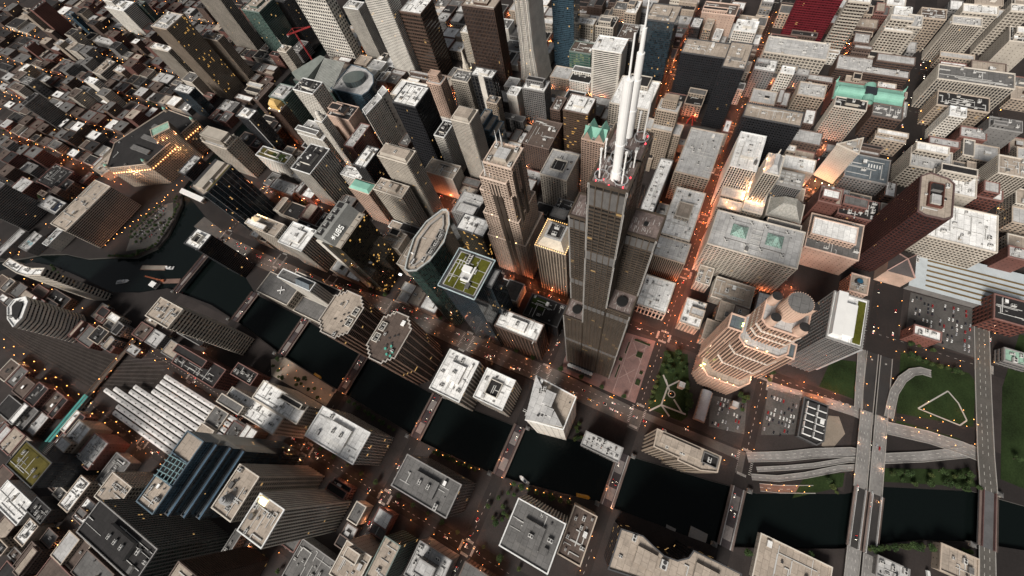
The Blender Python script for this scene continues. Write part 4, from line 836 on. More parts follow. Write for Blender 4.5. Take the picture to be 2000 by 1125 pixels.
for k in range(10): a0, a1 = math.pi * k / 10, math.pi * (k + 1) / 10; mb.face([(3, -169.5 - 6.5 * math.cos(a0), 7 + 5 * math.sin(a0)), (-42, -169.5 - 6.5 * math.cos(a0), 7 + 5 * math.sin(a0)), (-42, -169.5 - 6.5 * math.cos(a1), 7 + 5 * math.sin(a1)), (3, -169.5 - 6.5 * math.cos(a1), 7 + 5 * math.sin(a1))])
mb.build('glass_vault', windows((.4, .42, .45), (.16, .22, .28), 3, 3, .85, .85, 0), t3, g3)
for x, y in ((-4, -134), (-2, -207)):
    mb = MB(); mb.box(x - 4, y - 4, .2, x + 4, y + 4, 14, 0, 1); mb.build('pavilion', [CREAM, roofm('l')], t3, g3)

# ---- beige lattice tower with white spires
gf = (112, 178, 0); tf = thing('skyscraper', 'beige granite tower with white lattice spires behind green roofed tower', 'skyscraper', gf); FOOT.append((82, 140, 142, 212))
PB = ('g', 'Q', 'N', 3.4, 4)
block(tf, gf, rect(80, 146, 146, 212), 0, 110, *PB, 't', 'wall')
block(tf, gf, rect(81, 150, 138, 206), 110, 170, *PB, 't', 'middle_shaft')
block(tf, gf, rect(81, 152, 128, 198), 170, 225, *PB, 't', 'upper_shaft')
block(tf, gf, rect(79, 154, 100, 190), 225, 254, *PB, 't', 'west_shoulder')
block(tf, gf, rect(85, 146, 118, 183), 225, 276, *PB, 't', 'crown_shaft')
penthouse(tf, gf, 92, 156, 108, 172, 276, 6, 'B', 'l')
for x, y in ((92, 178), (112, 178), (90, 150), (113, 152)): on_roof(tf, gf, 'cooling_unit', x, y, 276, 0, (1, 1, 1.2))
for x, y, z, hh in ((84, 184, 254, 26), (86, 178, 254, 28), (114, 178, 276, 24), (115, 172, 276, 26)):
    mb = MB(); mb.cyl(x, y, z, z + hh * .6, .9, .5, 8); mb.cyl(x, y, z + hh * .6, z + hh, .4, .12, 6)
    for k in range(3): mb.bar((x - 3, y, z), (x, y, z + 6 + k * 3), .5)
    mb.build('spire', WHITE, tf, gf)
for a, b in (((80, 155), (80, 189)), ((99, 155), (99, 190)), ((86, 147), (86, 183)), ((117, 147), (117, 182))):
    mb = MB()
    for k in range(7):
        x = a[0] + (b[0] - a[0]) * k / 6; y = a[1] + (b[1] - a[1]) * k / 6; z = 254 if a[0] < 84 or a[0] == 99 else 276
        mb.cyl(x, y, z, z + 5, .5, .15, 5)
    mb.build('finials', CREAM, tf, gf)
for x, y, z in ((80, 168, 254), (80, 176, 254), (88, 146, 276), (104, 146, 276)):
    mb = MB(); mb.box(x - (1.6 if y != 146 else 3), y - (3 if y != 146 else 1.6), 0 if y != 146 else 170, x + (1.2 if y != 146 else 3), y + (3 if y != 146 else 1.2), z - 8, 0); mb.build('dark_bay', surf('dark_bay', (.05, .038, .03), .5, .4), tf, gf)
mb = MB()
for zz, (x0, y0, x1, y1) in ((110, (80, 146, 146, 212)), (170, (81, 150, 138, 206)), (225, (81, 152, 128, 198))):
    for k in range(3): mb = MB(); mb.box(x0 - .6, y0 + (y1 - y0) * (k + 1) / 4 - .4, zz + 1.3, x0 + .2, y0 + (y1 - y0) * (k + 1) / 4 + .4, zz + 2.1); mb.build('ledge_light', FL, tf, gf)

# ---- others with their own shapes
def special(name, label, poly, h, mode, wc, gc, bay, fl, roof, code='n', **k):
    return tower(name, label, name.replace('_', ' '), poly, h, mode, wc, gc, bay, fl, roof, code, **k)
def serr(x0, y0, x1, y1, s, n=4):
    out = []
    for cx, cy, a, b in ((x0, y0, (0, 1), (1, 0)), (x1, y0, (-1, 0), (0, 1)), (x1, y1, (0, -1), (-1, 0)), (x0, y1, (1, 0), (0, -1))):
        u = s / n
        for k in range(n):
            for i, j in ((n - k, k), (n - k, k + 1)): out.append((cx + a[0] * u * i + b[0] * u * j, cy + a[1] * u * i + b[1] * u * j))
        out.append((cx + b[0] * s, cy + b[1] * s))
    return out
for lab, q, rf, h in (('serrated corner tower with plain tan roof by the river', (-164, 315, -95, 369), 't', 135), ('serrated corner tower with dark stained roof and green roof vents', (-167, 229, -95, 277), 'b', 138)):
    root, org = special('office_tower', lab, serr(*q, 13, 3), h, 'p', 'P', 'K', 9, 4, rf, wu=.84)
    g = MB(); parapet(g, ccw(serr(*q, 13, 3)), h + .2, 1.7, .9); g.build('rim', surf('stone_rim', (.42, .38, .34), .7), root, org)
    for k in range(2):
        y = (q[1] + 3 if rf == 't' else q[3] - 12); x = q[0] + 22 + k * 17
        penthouse(root, org, x, y, x + 13, y + 9, h, 3, 'W', 'd', True)
        for d in (3.5, 9): on_roof(root, org, 'cooling_unit', x + d, y + 4.5, h, 1.57, (.7, .7, .8))
    for k in range(5):
        on_roof(root, org, 'vent', q[0] + 20 + k * 5, q[1] + 14 + (k * 7) % 12, h, 0, (1, 1, .7))
    if rf == 'b':
        for k in range(5): g = MB(); g.cyl(q[0] + 14 + (k % 3) * 6, q[1] + 8 + (k // 2) * 6, h, h + 2, 1.8, 1.6, 10); g.build('roof_vent', surf('turquoise_vent', (.10, .42, .33), .6), root, org)
# white triangle-topped tower
root, org = special('office_tower', 'white blank walled tower with triangular raised roof half', [(-153, 34), (-145, -9), (-106, -9), (-102, 43)], 156, 'n', 'W', 'G', 5, 4, 't', wu=.7)
g = MB(); g.prism(ccw([(-153, 34), (-102, 43), (-143, -8)]), 156, 162, 0, 1); g.build('raised_roof', [surf('wall_stone', COL['W'], .8, .25, .22, .05, .5), roofm('l')], root, org)
g = MB(); g.box(-129, 12, 162, -113, 24, 166, 0, 1); g.box(-139, 8, 162, -130, 20, 165, 0, 1); g.build('penthouse', [WHITE, roofm('l')], root, org)
for k in range(3): on_roof(root, org, 'cooling_unit', -118 + k * 3, 31 - k * 2, 162, .3, (.8, .8, .8))
for k in range(4): on_roof(root, org, 'vent', -143 + k * 2, 22 - 4 * k, 162)
# lens-shaped tower
LENS = [(-54, 238), (-49, 228), (-30, 218.5), (0, 214.7), (27, 221.4), (44, 232), (47, 238), (45, 243), (20, 254.3), (-9, 257), (-39, 249), (-52.8, 243.6)]
root, org = special('office_tower', 'tall green glass tower with pointed lens shaped roof', LENS, 205, 'c', 'D', 'E', 3, 4, 't', wu=.8)
g = MB(); i1 = inset(ccw(LENS), 7); i2 = inset(ccw(LENS), 9)
for k in range(len(i1)): j = (k + 1) % len(i1); g.face([(*i1[k], 208), (*i1[j], 208), (*i2[j], 208), (*i2[k], 208)]); g.face([(*i1[k], 205), (*i1[j], 205), (*i1[j], 208), (*i1[k], 208)]); g.face([(*i2[k], 208), (*i2[j], 208), (*i2[j], 205), (*i2[k], 205)])
g.build('roof_wall', CONC, root, org)
g = MB(); parapet(g, ccw(LENS), 205.2, 2.4, 1.2); g.build('rim', surf('pale_rim', (.42, .44, .43), .6), root, org)
for x in (-24, -12, 2): penthouse(root, org, x, 219.5, x + 11, 229, 205, 3.5, 'G', 'd', True); on_roof(root, org, 'cooling_unit', x + 5.5, 224, 205, 0, (1, 1, 1.2))
g = MB(); g.box(-44, 238, 205, -36, 239, 209); g.box(-30, 244, 205, -29, 248, 209); g.build('roof_fin', WHITE, root, org)
# tower with planted quilt
root, org = special('office_tower', 'glass tower with green planted roof quilt and pale frame', rect(-55, 141, -2, 189), 205, 'c', 'K', 'U', 3, 4, 'l', wu=.8)
sd_ = surf('sedum', (.085, .085, .014), .95, .1, .4, .08, .5)
for a in range(3):
    for b in range(3):
        if (a, b) in ((1, 1),): continue
        g = MB(); x = -52 + a * 16.4; y = 144 + b * 14.4; g.box(x, y, 205, x + 15.2, y + 13.2, 205.5); g.build('planting', sd_, root, org)
g = MB(); g.box(-40, 156, 205, -18, 158, 209); g.box(-40, 158, 205, -38, 168, 209); g.box(-28, 160, 205, -20, 172, 210); g.build('roof_screen', WHITE, root, org)
for x in (-14, -7): on_roof(root, org, 'cooling_unit', x, 170, 205.4, 0, (1.1, 1.4, 1.4))
g = MB()
for k in range(4):
    q = inset(ccw(rect(-55, 141, -2, 189)), -2); a, b = q[k], q[(k + 1) % 4]; g.bar((*a, 207), (*b, 207), 1.2)
g.build('pale_frame', surf('pale_blue_frame', (.42, .50, .52), .5), root, org)
block(root, org, rect(-30, 133, -4, 141), 0, 190, 'c', 'K', 'U', 3, 4, 'l', 'side_bay', 'side_roof')
# lettered tower with sloped crown
root, org = special('office_tower', 'dark glass tower with sloped beige crown and white letters', rect(-47, 385, 19, 427), 164, 'c', 'K', 'gold', 3, 4, 't', par=0)
BEI = surf('wall_stone', COL['B'], .8, .25, .22, .05, .5)
g = MB()
for x0, x1 in ((-47, 19),): 
    g.face([(x0, 396, 164), (x1, 396, 164), (x1, 408, 180), (x0, 408, 180)]); g.box(x0, 408, 164, x1, 427, 180); g.face([(x1, 396, 164), (x1, 408, 164), (x1, 408, 180)]); g.face([(x0, 408, 164), (x0, 396, 164), (x0, 408, 180)])
g.build('sloped_crown', surf('crown_stone', (.24, .24, .225), .7), root, org)
g = MB()
for k in range(5): x = -44 + k * 13; g.box(x, 414, 180, x + 9, 424, 180.6, 1); 
for k in range(5): x = -46 + k * 13; g.box(x, 386, 164, x + 11, 395, 165.2, 0)
g.build('roof_bays', [BEI, roofm('d')], root, org)
for k in range(4): on_roof(root, org, 'cooling_unit', -38 + k * 13, 419, 180.6, 0, (.9, .9, 1))
def letters(mb, txt, o, ex, ey, s, wd, m=0):
    F = {'U': [((0, 1), (0, 0)), ((0, 0), (.6, 0)), ((.6, 0), (.6, 1))], 'B': [((0, 0), (0, 1)), ((0, 1), (.5, 1)), ((.5, 1), (.5, .5)), ((0, .5), (.6, .5)), ((.6, .5), (.6, 0)), ((.6, 0), (0, 0))], 'S': [((.6, 1), (0, 1)), ((0, 1), (0, .5)), ((0, .5), (.6, .5)), ((.6, .5), (.6, 0)), ((.6, 0), (0, 0))],
         'T': [((0, 1), (.6, 1)), ((.3, 1), (.3, 0))], 'I': [((.3, 0), (.3, 1))]}
    for k, c in enumerate(txt):
        for a, b in F[c]:
            p = [o + ex * ((k * .95 + q[0]) * s) + ey * (q[1] * s) for q in (a, b)]; mb.bar(p[0], p[1], wd, m)
sy = Vector((0, 12, 16)).normalized()
g = MB(); letters(g, 'UBS', Vector((-32, 399, 169)) + Vector((0, -.5, .4)), Vector((1, 0, 0)), sy, 6.5, 1.1)
for k in range(3): a = k * 1.05; c_ = Vector((-37, 401.5, 171.6)) + Vector((0, -.5, .4)); dd = (Vector((1, 0, 0)) * math.cos(a) + sy * math.sin(a)) * 3.2; g.bar(c_ - dd, c_ + dd, .9)
g.build('sign_letters', surf('sign_white', (.9, .9, .86), emit=(1, .97, .9), es=.25), root, org)
g = MB(); g.prism([(-50, 419), (-47, 419), (-47, 431), (-50, 431)], 0, 166); g.build('corner_fin', surf('wall_stone', COL['W'], .8, .25, .22, .05, .5), root, org)
# gold-crowned stone tower
root, org = special('office_tower', 'tan tower with gold lit chamfered crown beside the tallest tower', rect(71, 77, 118, 123), 142, 'p', 'T', 'N', 4.5, 4, 't')
q = ccw(rect(71, 77, 118, 123)); g = MB(); q1 = inset(q, 2); q2 = inset(q, 10); g.prism(q1, 142, 156, 0, 1, poly2=q2); g.build('crown', [surf('crown_cream', (.50, .44, .36), .7), roofm('l')], root, org)
penthouse(root, org, 84, 90, 106, 110, 156, 3, 'G', 'd', True)
for x in (89, 100): on_roof(root, org, 'cooling_unit', x, 100, 156, 1.57, (1.2, 1.4, 1.6))
g = MB()
for k in range(4):
    a, b = Vector(q[k]), Vector(q[(k + 1) % 4])
    for t in range(14): p = a + (b - a) * t / 14; g.cyl(p.x, p.y, 143.3, 145, .55, .4, 6)
g.build('crown_lights', surf('gold_lamp', (1, .7, .3), emit=(1, .6, .2), es=2), root, org)
# twin pyramid block
root, org = special('office_building', 'wide cream gridded block with twin glass pyramids on roof', rect(194, -220, 258, -99), 84, 'g', 'B', 'N', 4, 4, 'l')
PYR = windows((.30, .36, .33), (.14, .24, .20), 2, 2, .8, .9, 0)
for cy in (-136, -184):
    penthouse(root, org, 212, cy - 17, 246, cy + 17, 84, 2.5, 'G', 'l')
    g = MB(); q = rect(218, cy - 11, 240, cy + 11)
    for k in range(4): g.face([(*q[k], 86.5), (*q[(k + 1) % 4], 86.5), (229, cy, 97)], 0, [(0, 0), (20, 0), (10, 14)])
    g.build('glass_pyramid', PYR, root, org)
    for x, y in ((208, cy - 14), (208, cy + 14), (249, cy - 14), (249, cy + 14)): on_roof(root, org, 'cooling_unit', x, y, 84, .6, (1.2, 1, 1)); 
for k in range(5): on_roof(root, org, 'duct', 204 + k * 9, -160, 84, 1.57, (1, 1, 1))
# gabled copper tower
root, org = special('office_tower', 'tan tower with green copper gables left of the white masts', rect(284, 97, 317, 135), 138, 'g', 'P', 'N', 3.4, 4, 'g')
g = MB()
def gable(g, x0, y0, x1, y1, z, hh, ax):
    if ax == 'x':
        ym = (y0 + y1) / 2; g.face([(x0, y0, z), (x1, y0, z), (x1, ym, z + hh), (x0, ym, z + hh)], 0); g.face([(x1, y1, z), (x0, y1, z), (x0, ym, z + hh), (x1, ym, z + hh)], 0); g.face([(x0, y1, z), (x0, y0, z), (x0, ym, z + hh)], 1); g.face([(x1, y0, z), (x1, y1, z), (x1, ym, z + hh)], 1)
    else:
        xm = (x0 + x1) / 2; g.face([(x1, y0, z), (x1, y1, z), (xm, y1, z + hh), (xm, y0, z + hh)], 0); g.face([(x0, y1, z), (x0, y0, z), (xm, y0, z + hh), (xm, y1, z + hh)], 0); g.face([(x0, y0, z), (x1, y0, z), (xm, y0, z + hh)], 1); g.face([(x1, y1, z), (x0, y1, z), (xm, y1, z + hh)], 1)
gable(g, 284, 98, 316, 114, 138.2, 17, 'x'); gable(g, 284, 118, 316, 134, 138.2, 17, 'x'); gable(g, 292, 97.5, 308, 134.5, 138.3, 14, 'y')
g.build('gables', [COPPER, surf('wall_stone', COL['P'], .8, .25, .22, .05, .5)], root, org)
# blue stepped slabs
root, org = special('office_tower', 'blue glass building of three stepped slabs with beige roofs', rect(296, 333, 334, 348), 104, 'c', 'U', 'U', 3, 4, 't')
for k, (y0, y1, h) in enumerate(((322, 333, 94), (311, 322, 84))): block(root, org, rect(294 - k, y0, 332, y1), 0, h, 'c', 'U', 'U', 3, 4, 't', 'stepped_wing', 'wing_roof')
# slim cupola tower
root, org = special('office_tower', 'slim cream tower with domed cupola above wide shoulders', rect(192, 641, 210, 660), 122, 'g', 'W', 'N', 2.6, 3.6, 't')
g = MB(); g.cyl(201, 650, 122, 130, 7, 6.4, 8); g.cyl(201, 650, 130, 136, 5, 5, 12)
for k in range(4): g.cyl(201, 650, 136 + k * 1.1, 137.1 + k * 1.1, 5 * math.cos(k * .38), 5 * math.cos((k + 1) * .38), 12)
g.cyl(201, 650, 140, 145, .8, .2, 6); g.build('cupola', surf('wall_stone', COL['W'], .8, .25, .22, .05, .5), root, org)
# white letter slab
root, org = special('office_tower', 'white slab with dark grid face and blank lettered end wall', [(240, 567), (292, 561), (300, 577), (251, 583)], 116, 'g', 'W', 'D', 3, 4, 'l')
block(root, org, [(292, 561), (311, 559), (320, 577), (300, 577)], 0, 118, 'n', 'W', 'G', 9, 12, 'l', 'core_wall', 'core_roof')
for k in range(9):
    g = MB(); g.box(293.8, 559.2, 108 - k * 7, 296.6, 560.9, 112 - k * 7); g.build('wall_letter', DARK, root, org)
# curved river tower
root, org = special('office_tower', 'dark blue glass tower with tan roof at the river bend', [(-34, 781), (-41, 739), (-30, 735), (35, 735), (35, 781)], 135, 'c', 'K', 'U', 3, 4, 't')
g = MB(); g.box(-30, 738, 135, 34, 741, 135.8, 1); g.box(-30, 748, 135, 33, 768, 140, 0); g.box(-28, 771, 135, 33, 779, 138, 2); g.build('roof_plant', [surf('wall_stone', COL['B'], .8), surf('sedum', (.085, .07, .014), .95), DARK], root, org)
g = MB()
for k in range(8): g.box(-41 + k * 9.5, 734.2, 0, -40.6 + k * 9.5, 735, 134)
g.build('mullion', STEEL, root, org)
g = MB(); g.prism(ccw([(-20, 1003), (-8, 1006), (-10, 925), (-22, 925)]), 10, 13, 0); g.prism(ccw([(-18, 1000), (-10, 1002), (-12, 930), (-20, 930)]), 0, 10, 1)
o = g.build('riverside_pavilion', [WHITE, roofm('t')], None, (-14, 960, 0)); tag(o, 'low pavilion with curved white canopy at river bend corner', 'pavilion'); FOOT.append((-24, 922, -6, 1008))
# bottom left blue stepped tower
root, org = special('office_tower', 'blue glass tower with stepped ribs and beige roof at lower left', rect(-424, 377, -393, 407), 175, 'c', 'U', 'U', 3, 4, 't')
block(root, org, rect(-393, 378, -366, 407), 0, 174, 'c', 'U', 'U', 3, 4, 'd', 'middle_bay', 'middle_roof'); block(root, org, rect(-366, 377, -339, 407), 0, 175, 'c', 'U', 'U', 3, 4, 't', 'east_bay', 'east_roof')
for k in range(3):
    y0 = 377 - (k + 1) * 7; block(root, org, rect(-424, y0, -339, y0 + 7), 0, 160 - k * 16, 'c', 'K', 'U', 3, 4, 's', 'stepped_wing', 'wing_roof')
    g = MB(); g.box(-424, y0 - .5, 160 - k * 16, -339, y0 + 2, 162.5 - k * 16); g.build('blue_ledge', surf('blue_panel', (.075, .13, .19), .4, .5), root, org)
g = MB()
for k in range(5): g.bar((-392 + k * 6, 379, 174), (-392 + k * 6, 405, 181), .8); g.bar((-392, 380 + k * 6, 178), (-367, 380 + k * 6, 178), .8)
g.build('roof_frame', surf('teal_steel', (.22, .34, .36), .5), root, org)
# red granite tower
OFP = [(288, -317), (284, -325), (284, -345), (290, -352), (345, -352), (352, -345), (356, -326), (347, -316)]
root, org = special('office_tower', 'dark red granite tower with cut corners beside the rail station', OFP, 142, 'g', 'X', 'K', 3.6, 4, 't')
penthouse(root, org, 300, -341, 338, -325, 142, 4, 'R', 'd', True); penthouse(root, org, 303, -338, 318, -328, 142, 4.4, 'W', 'l'); penthouse(root, org, 326, -339, 336, -328, 142, 4.4, 'G', 'd')
g = MB(); q = ccw([(272, -352), (272, -387), (314, -386), (314, -352)]); g.prism(q, 0, 30, 0); cx, cy = 293, -369
for k in range(4): g.face([(*q[k], 30.1), (*q[(k + 1) % 4], 30.1), (cx, cy, 42)], 1)
for p in q: g.bar((*p, 30.6), (cx, cy, 42.4), 1.3, 2)
o = g.build('trading_hall', [surf('wall_stone', COL['P'], .8), surf('dark_slate', (.06, .05, .048), .6), surf('pink_trim', (.38, .24, .21))], None, (293, -369, 0)); tag(o, 'low hall with dark pyramid roof and pink ribs by red tower', 'hall'); FOOT.append((270, -390, 316, -350)); OCC.append((q, 34))
root, org = special('office_block', 'small rose block with round blue skylight below the red tower', rect(221, -332, 251, -309), 30, 'w', 'P', 'N', 4, 4, 't')
g = MB(); g.cyl(240, -320, 30, 33, 6, 4, 16, 0, 1); g.build('skylight', [DARK, surf('blue_glass', (.03, .12, .2), .1, .6)], root, org)
# the broad market block, lit edges, corner tower
MART = [(-46, 1164), (-2, 1068), (146, 1049), (150, 1165), (20, 1215)]
root, org = special('market_hall', 'huge tan riverside block with floodlit ledges and square corner tower', MART, 64, 'w', 'T', 'N', 4, 4, 'd')
block(root, org, [(55, 1068), (90, 1044), (104, 1066), (70, 1092)], 0, 92, 'p', 'T', 'N', 4, 4, 'e', 'corner_tower', 'tower_roof')
for p in MART[:4]: g = MB(); p = (p[0] + (4 if p[0] < 100 else -4), p[1] + (4 if p[1] < 1100 else -4)); g.cyl(*p, 64, 72, 5, 4, 8); g.cyl(*p, 72, 77, 4, .5, 8, 1); g.build('turret', [surf('wall_stone', COL['T']), COPPER], root, org)
for a, b in ((MART[0], MART[1]), (MART[1], MART[2])):
    a, b = Vector(a), Vector(b); d = (b - a).normalized(); n = Vector((d.y, -d.x))
    for k in range(int((b - a).length / 7)): p = a + d * (3 + k * 7) + n * 1.6; g = MB(); g.box(p.x - .6, p.y - .6, 49, p.x + .6, p.y + .6, 50.2); g.build('flood_lamp', surf('floodlight', (1, .6, .3), emit=(1, .45, .16), es=9), root, org)
    ld = bpy.data.lights.new('flood_light', 'POINT'); ld.energy = 26000; ld.color = (1, .5, .24); p = (a + b) / 2 + n * 7; link('flood_light', ld, root, (p.x - org[0], p.y - org[1], 46))
g = MB()
for k in range(3): g.box(20 + k * 34, 1085, 64, 32 + k * 34, 1150, 68)
g.build('roof_monitor', roofm('g'), root, org)
lampset(root, org, [(52, 1066, 78), (88, 1041, 78), (70, 1053, 78), (62, 1058, 78)], surf('floodlight', (1, .6, .3), emit=(1, .45, .16), es=8), .8, 2200, (1, .5, .25))
o = special('low_building', 'long tan low block with narrow roof behind the market block', [(-56, 1250), (-36, 1240), (30, 1262), (22, 1300), (-50, 1300)], 20, 'n', 'T', 'D', 4, 4, 't', '3u')
# ribbed octagon tower at left
root, org = special('apartment_tower', 'white ribbed eight sided tower beside the rail tracks', [(-385, 944), (-366, 944), (-341, 964), (-336, 980), (-350, 999), (-366, 996), (-380, 972)], 97, 'b', 'W', 'K', 4, 5.2, 'w', wv=.45)
g = MB(); g.prism(inset(ccw([(-385, 944), (-366, 944), (-341, 964), (-336, 980), (-350, 999), (-366, 996), (-380, 972)]), 9), 97, 99); g.build('roof_deck', roofm('d'), root, org)
# river bend slab
root, org = special('apartment_tower', 'long curved grey slab with louvred side on the river bank', [(-306, 1059), (-306, 1010), (-302, 985), (-289, 953), (-276, 958), (-287, 985), (-291, 1012), (-292, 1059)], 118, 'b', 'B', 'K', 5, 5.5, 'w', '4u', wv=.6)
# throne-like stone tower with river wings
root, org = special('office_tower', 'cream stone slab tower with low river wings and notched roof', rect(-119, 410, -104, 478), 138, 'p', 'W', 'G', 4, 30, 'g', wu=.35)
block(root, org, rect(-147, 505, -106, 580), 0, 60, 'g', 'B', 'N', 4, 4, 'g', 'north_wing', 'wing_roof'); block(root, org, rect(-149, 398, -119.2, 504), 0, 42, 'g', 'B', 'N', 4, 4, 'g', 'river_wing', 'wing_roof'); block(root, org, rect(-103.8, 400, -92, 500), 0, 92, 'g', 'B', 'N', 4, 4, 'd', 'street_wing', 'wing_roof')
g = MB()
for a in (.5, 2.1): g.bar((-128 + 7 * math.cos(a), 535 + 7 * math.sin(a), 61), (-128 - 7 * math.cos(a), 535 - 7 * math.sin(a), 61), 1.4)
g.build('roof_mark', WHITE, root, org)
g = MB(); q = rect(-118, 412, -105, 440); gable(g, *q[0], *q[2], 139, 7, 'y'); g.build('ridge_roof', [roofm('s'), surf('wall_stone', COL['B'])], root, org)
# round atrium glass building
TH = [(322, 752), (323.7, 662), (340, 655), (365, 658), (388, 675), (402, 705), (405, 752)]
root, org = special('civic_building', 'round glass building with slanted drum roof and dark rim', TH, 74, 'c', 'U', 'U', 3, 4, 'l')
g = MB(); c = circ(362, 708, 25, 28); lo = [(*p, 74 + .1) for p in c]; hi = [(p[0], p[1], 88 - (p[0] - 337) * .16) for p in c]
for k in range(28): j = (k + 1) % 28; g.face([lo[k], lo[j], hi[j], hi[k]], 0, [(k * 3, 0), (k * 3 + 3, 0), (k * 3 + 3, 12), (k * 3, 12)])
g.face(hi, 1); g.build('drum', [windows((.08, .09, .09), (.04, .06, .065), 1.5, 12, .6, .95, 0), surf('drum_glass', (.10, .125, .12), .25, .5, .2, .3, .8)], root, org)
# ribbed atrium roof
AT = [(327, 879), (315, 746), (392, 751), (402, 834)]
root, org = special('office_building', 'dark building with long sloping ribs of pale atrium roof', AT, 70, 'c', 'E', 'E', 3, 4, 'g', par=0)
g = MB()
for k in range(17):
    t = k / 16; a = Vector((315 + 2 * t, 748 + 60 * t, 72)); b = Vector((392, 752 + 60 * t, 90)); g.bar(a, b, 1.6)
g.build('atrium_rib', surf('pale_rib', (.42, .43, .40), .6), root, org)
g = MB(); g.prism(ccw([(330, 870), (322, 815), (398, 818), (400, 835)]), 70, 88); g.build('upper_stage', surf('wall_stone', (.20, .22, .20)), root, org)
# flared white tower, cut by the top of the picture
root = thing('skyscraper', 'white flared tower with dark window stripes at top centre', 'skyscraper', (555, 352, 0)); org = (555, 352, 0); FOOT.append((528, 324, 596, 382)); OCC.append((rect(532, 338, 590, 367), 225))
mb = MB(); zs = [0, 10, 25, 45, 70, 100, 140, 225]
def hw(z): return 14 + 10 * max(0, 1 - z / 120) ** 2
for z0, z1 in zip(zs, zs[1:]): mb.prism(rect(530, 352 - hw(z0), 594, 352 + hw(z0)), z0, z1, 1, 0, z1 == 225, rect(530, 352 - hw(z1), 594, 352 + hw(z1)))
for y in (-1, -.45, .45, 1):
    for z0, z1 in zip(zs, zs[1:]):
        for yy in (0, 3): mb.bar((529.6, 352 + y * hw(z0) * .93 + yy * .2, z0), (529.6, 352 + y * hw(z1) * .93 + yy * .2, z1), 2.2, 0)
for k in range(22):
    for z0, z1 in zip(zs, zs[1:]): mb.bar((531 + k * 3, 352 - hw(z0) - .2, z0), (531 + k * 3, 352 - hw(z1) - .2, z1), 1.1, 0)
mb.build('wall', [surf('wall_stone', (.70, .665, .61)), windows((.5, .46, .41), (.03, .028, .025), 3, 4, .6, .62, .03)], root, org)
# church tower
root = thing('church_tower', 'slender white gothic church spire on a stone tower', 'church tower', (430, 443, 0)); org = (430, 443, 0); FOOT.append((418, 431, 442, 455))
block(root, org, rect(414, 428, 446, 460), 0, 78, 'g', 'B', 'N', 3, 4, 'g'); 
mb = MB(); mb.prism(rect(421, 434, 439, 452), 78, 100, 0); mb.cyl(430, 443, 100, 112, 7, 5.5, 8)
for p in rect(422, 435, 438, 451): mb.cyl(*p, 100, 112, 1.4, .2, 6)
mb.cyl(430, 443, 112, 146, 4.4, .2, 8); mb.build('spire', surf('spire_stone', (.60, .54, .46)), root, org)
lampset(root, org, [(423, 436, 100), (423, 450, 100), (437, 436, 100)], FL, .6)
# lit stone tower with figure on top
root = thing('office_tower', 'floodlit stone tower with peaked roof and small statue', 'office tower', (320, -145, 0)); org = (320, -145, 0); FOOT.append((278, -165, 372, -95))
block(root, org, rect(282, -162, 372, -134), 0, 70, 'g', 'B', 'N', 3.2, 4, 'l'); block(root, org, rect(283, -133.8, 300, -99), 0, 62, 'g', 'B', 'N', 3.2, 4, 'l', 'west_wing', 'wing_roof'); block(root, org, rect(312, -133.8, 330, -99), 0, 56, 'g', 'B', 'N', 3.2, 4, 'l', 'inner_wing', 'wing_roof')
block(root, org, rect(304, -157, 342, -136), 70, 132, 'p', 'B', 'N', 3.6, 4, 'l', 'shaft', 'shaft_roof')
g = MB(); q = rect(306, -155, 340, -138); g.prism(q, 132, 143, 0, poly2=rect(312, -149, 334, -144)); g.build('peaked_roof', roofm('l'), root, org)
g = MB(); g.cyl(334, -146, 143, 145, 1.2, 1, 8); g.cyl(334, -146, 145, 150, 1.1, .7, 8); g.cyl(334, -146, 150, 151.6, .6, .5, 8); g.build('statue', surf('pale_metal', (.6, .55, .48), .4, .5), root, org)
lampset(root, org, [(x, y, z) for x, y, z in ((303, -134, 71.5), (312, -132, 57.5), (320, -132, 57.5), (328, -132, 57.5), (336, -134.5, 71.5), (326, -134.5, 71.5), (318, -134.5, 71.5), (301, -158, 71.5), (301, -150, 71.5), (301, -142, 71.5), (304, -128, 1), (305, -114, 1), (310, -135, 133), (330, -135, 133), (286, -120, 63.5), (294, -110, 63.5))], surf('floodlight', (1, .75, .45), emit=(1, .6, .28), es=10), .6, 3200, (1, .5, .24))
root, org = special('office_tower', 'grey gridded roof annex behind a pale pyramid roofed hall', rect(338, -203, 368, -168), 80, 'p', 'G', 'K', 3, 4, 'l')
g = MB()
for k in range(5): g.bar((339, -202 + k * 8.4, 81.5), (367, -202 + k * 8.4, 81.5), 1.2); g.bar((340 + k * 6.5, -202, 81.4), (340 + k * 6.5, -169, 81.4), 1.2)
g.build('roof_grid', CONC, root, org)
root, org = special('trading_hall', 'hall with pale ribbed pyramid roof behind twin pyramid block', rect(300, -222, 337, -172), 50, 'p', 'B', 'K', 6, 12, 'l')
g = MB(); q = rect(301, -221, 336, -173); g.prism(q, 51, 68, 0, poly2=rect(316, -206, 330, -188)); g.build('pyramid_roof', surf('striped_metal_roof', (.30, .29, .26), .6, .4, .35, .35, .6), root, org)
# triangular slit-window tower
root, org = special('detention_tower', 'tan triangular tower with slit windows lit at its foot', [(454, -240), (442, -272), (478, -274)], 73, 'n', 'B', 'K', 2, 3, 't')
g = MB(); g.box(455, -266, 73, 464, -258, 76); g.build('penthouse', CONC, root, org); lampset(root, org, [(438, -245, 2), (437, -256, 2), (436, -267, 2)], FL, .8, 6000, (1, .6, .3))
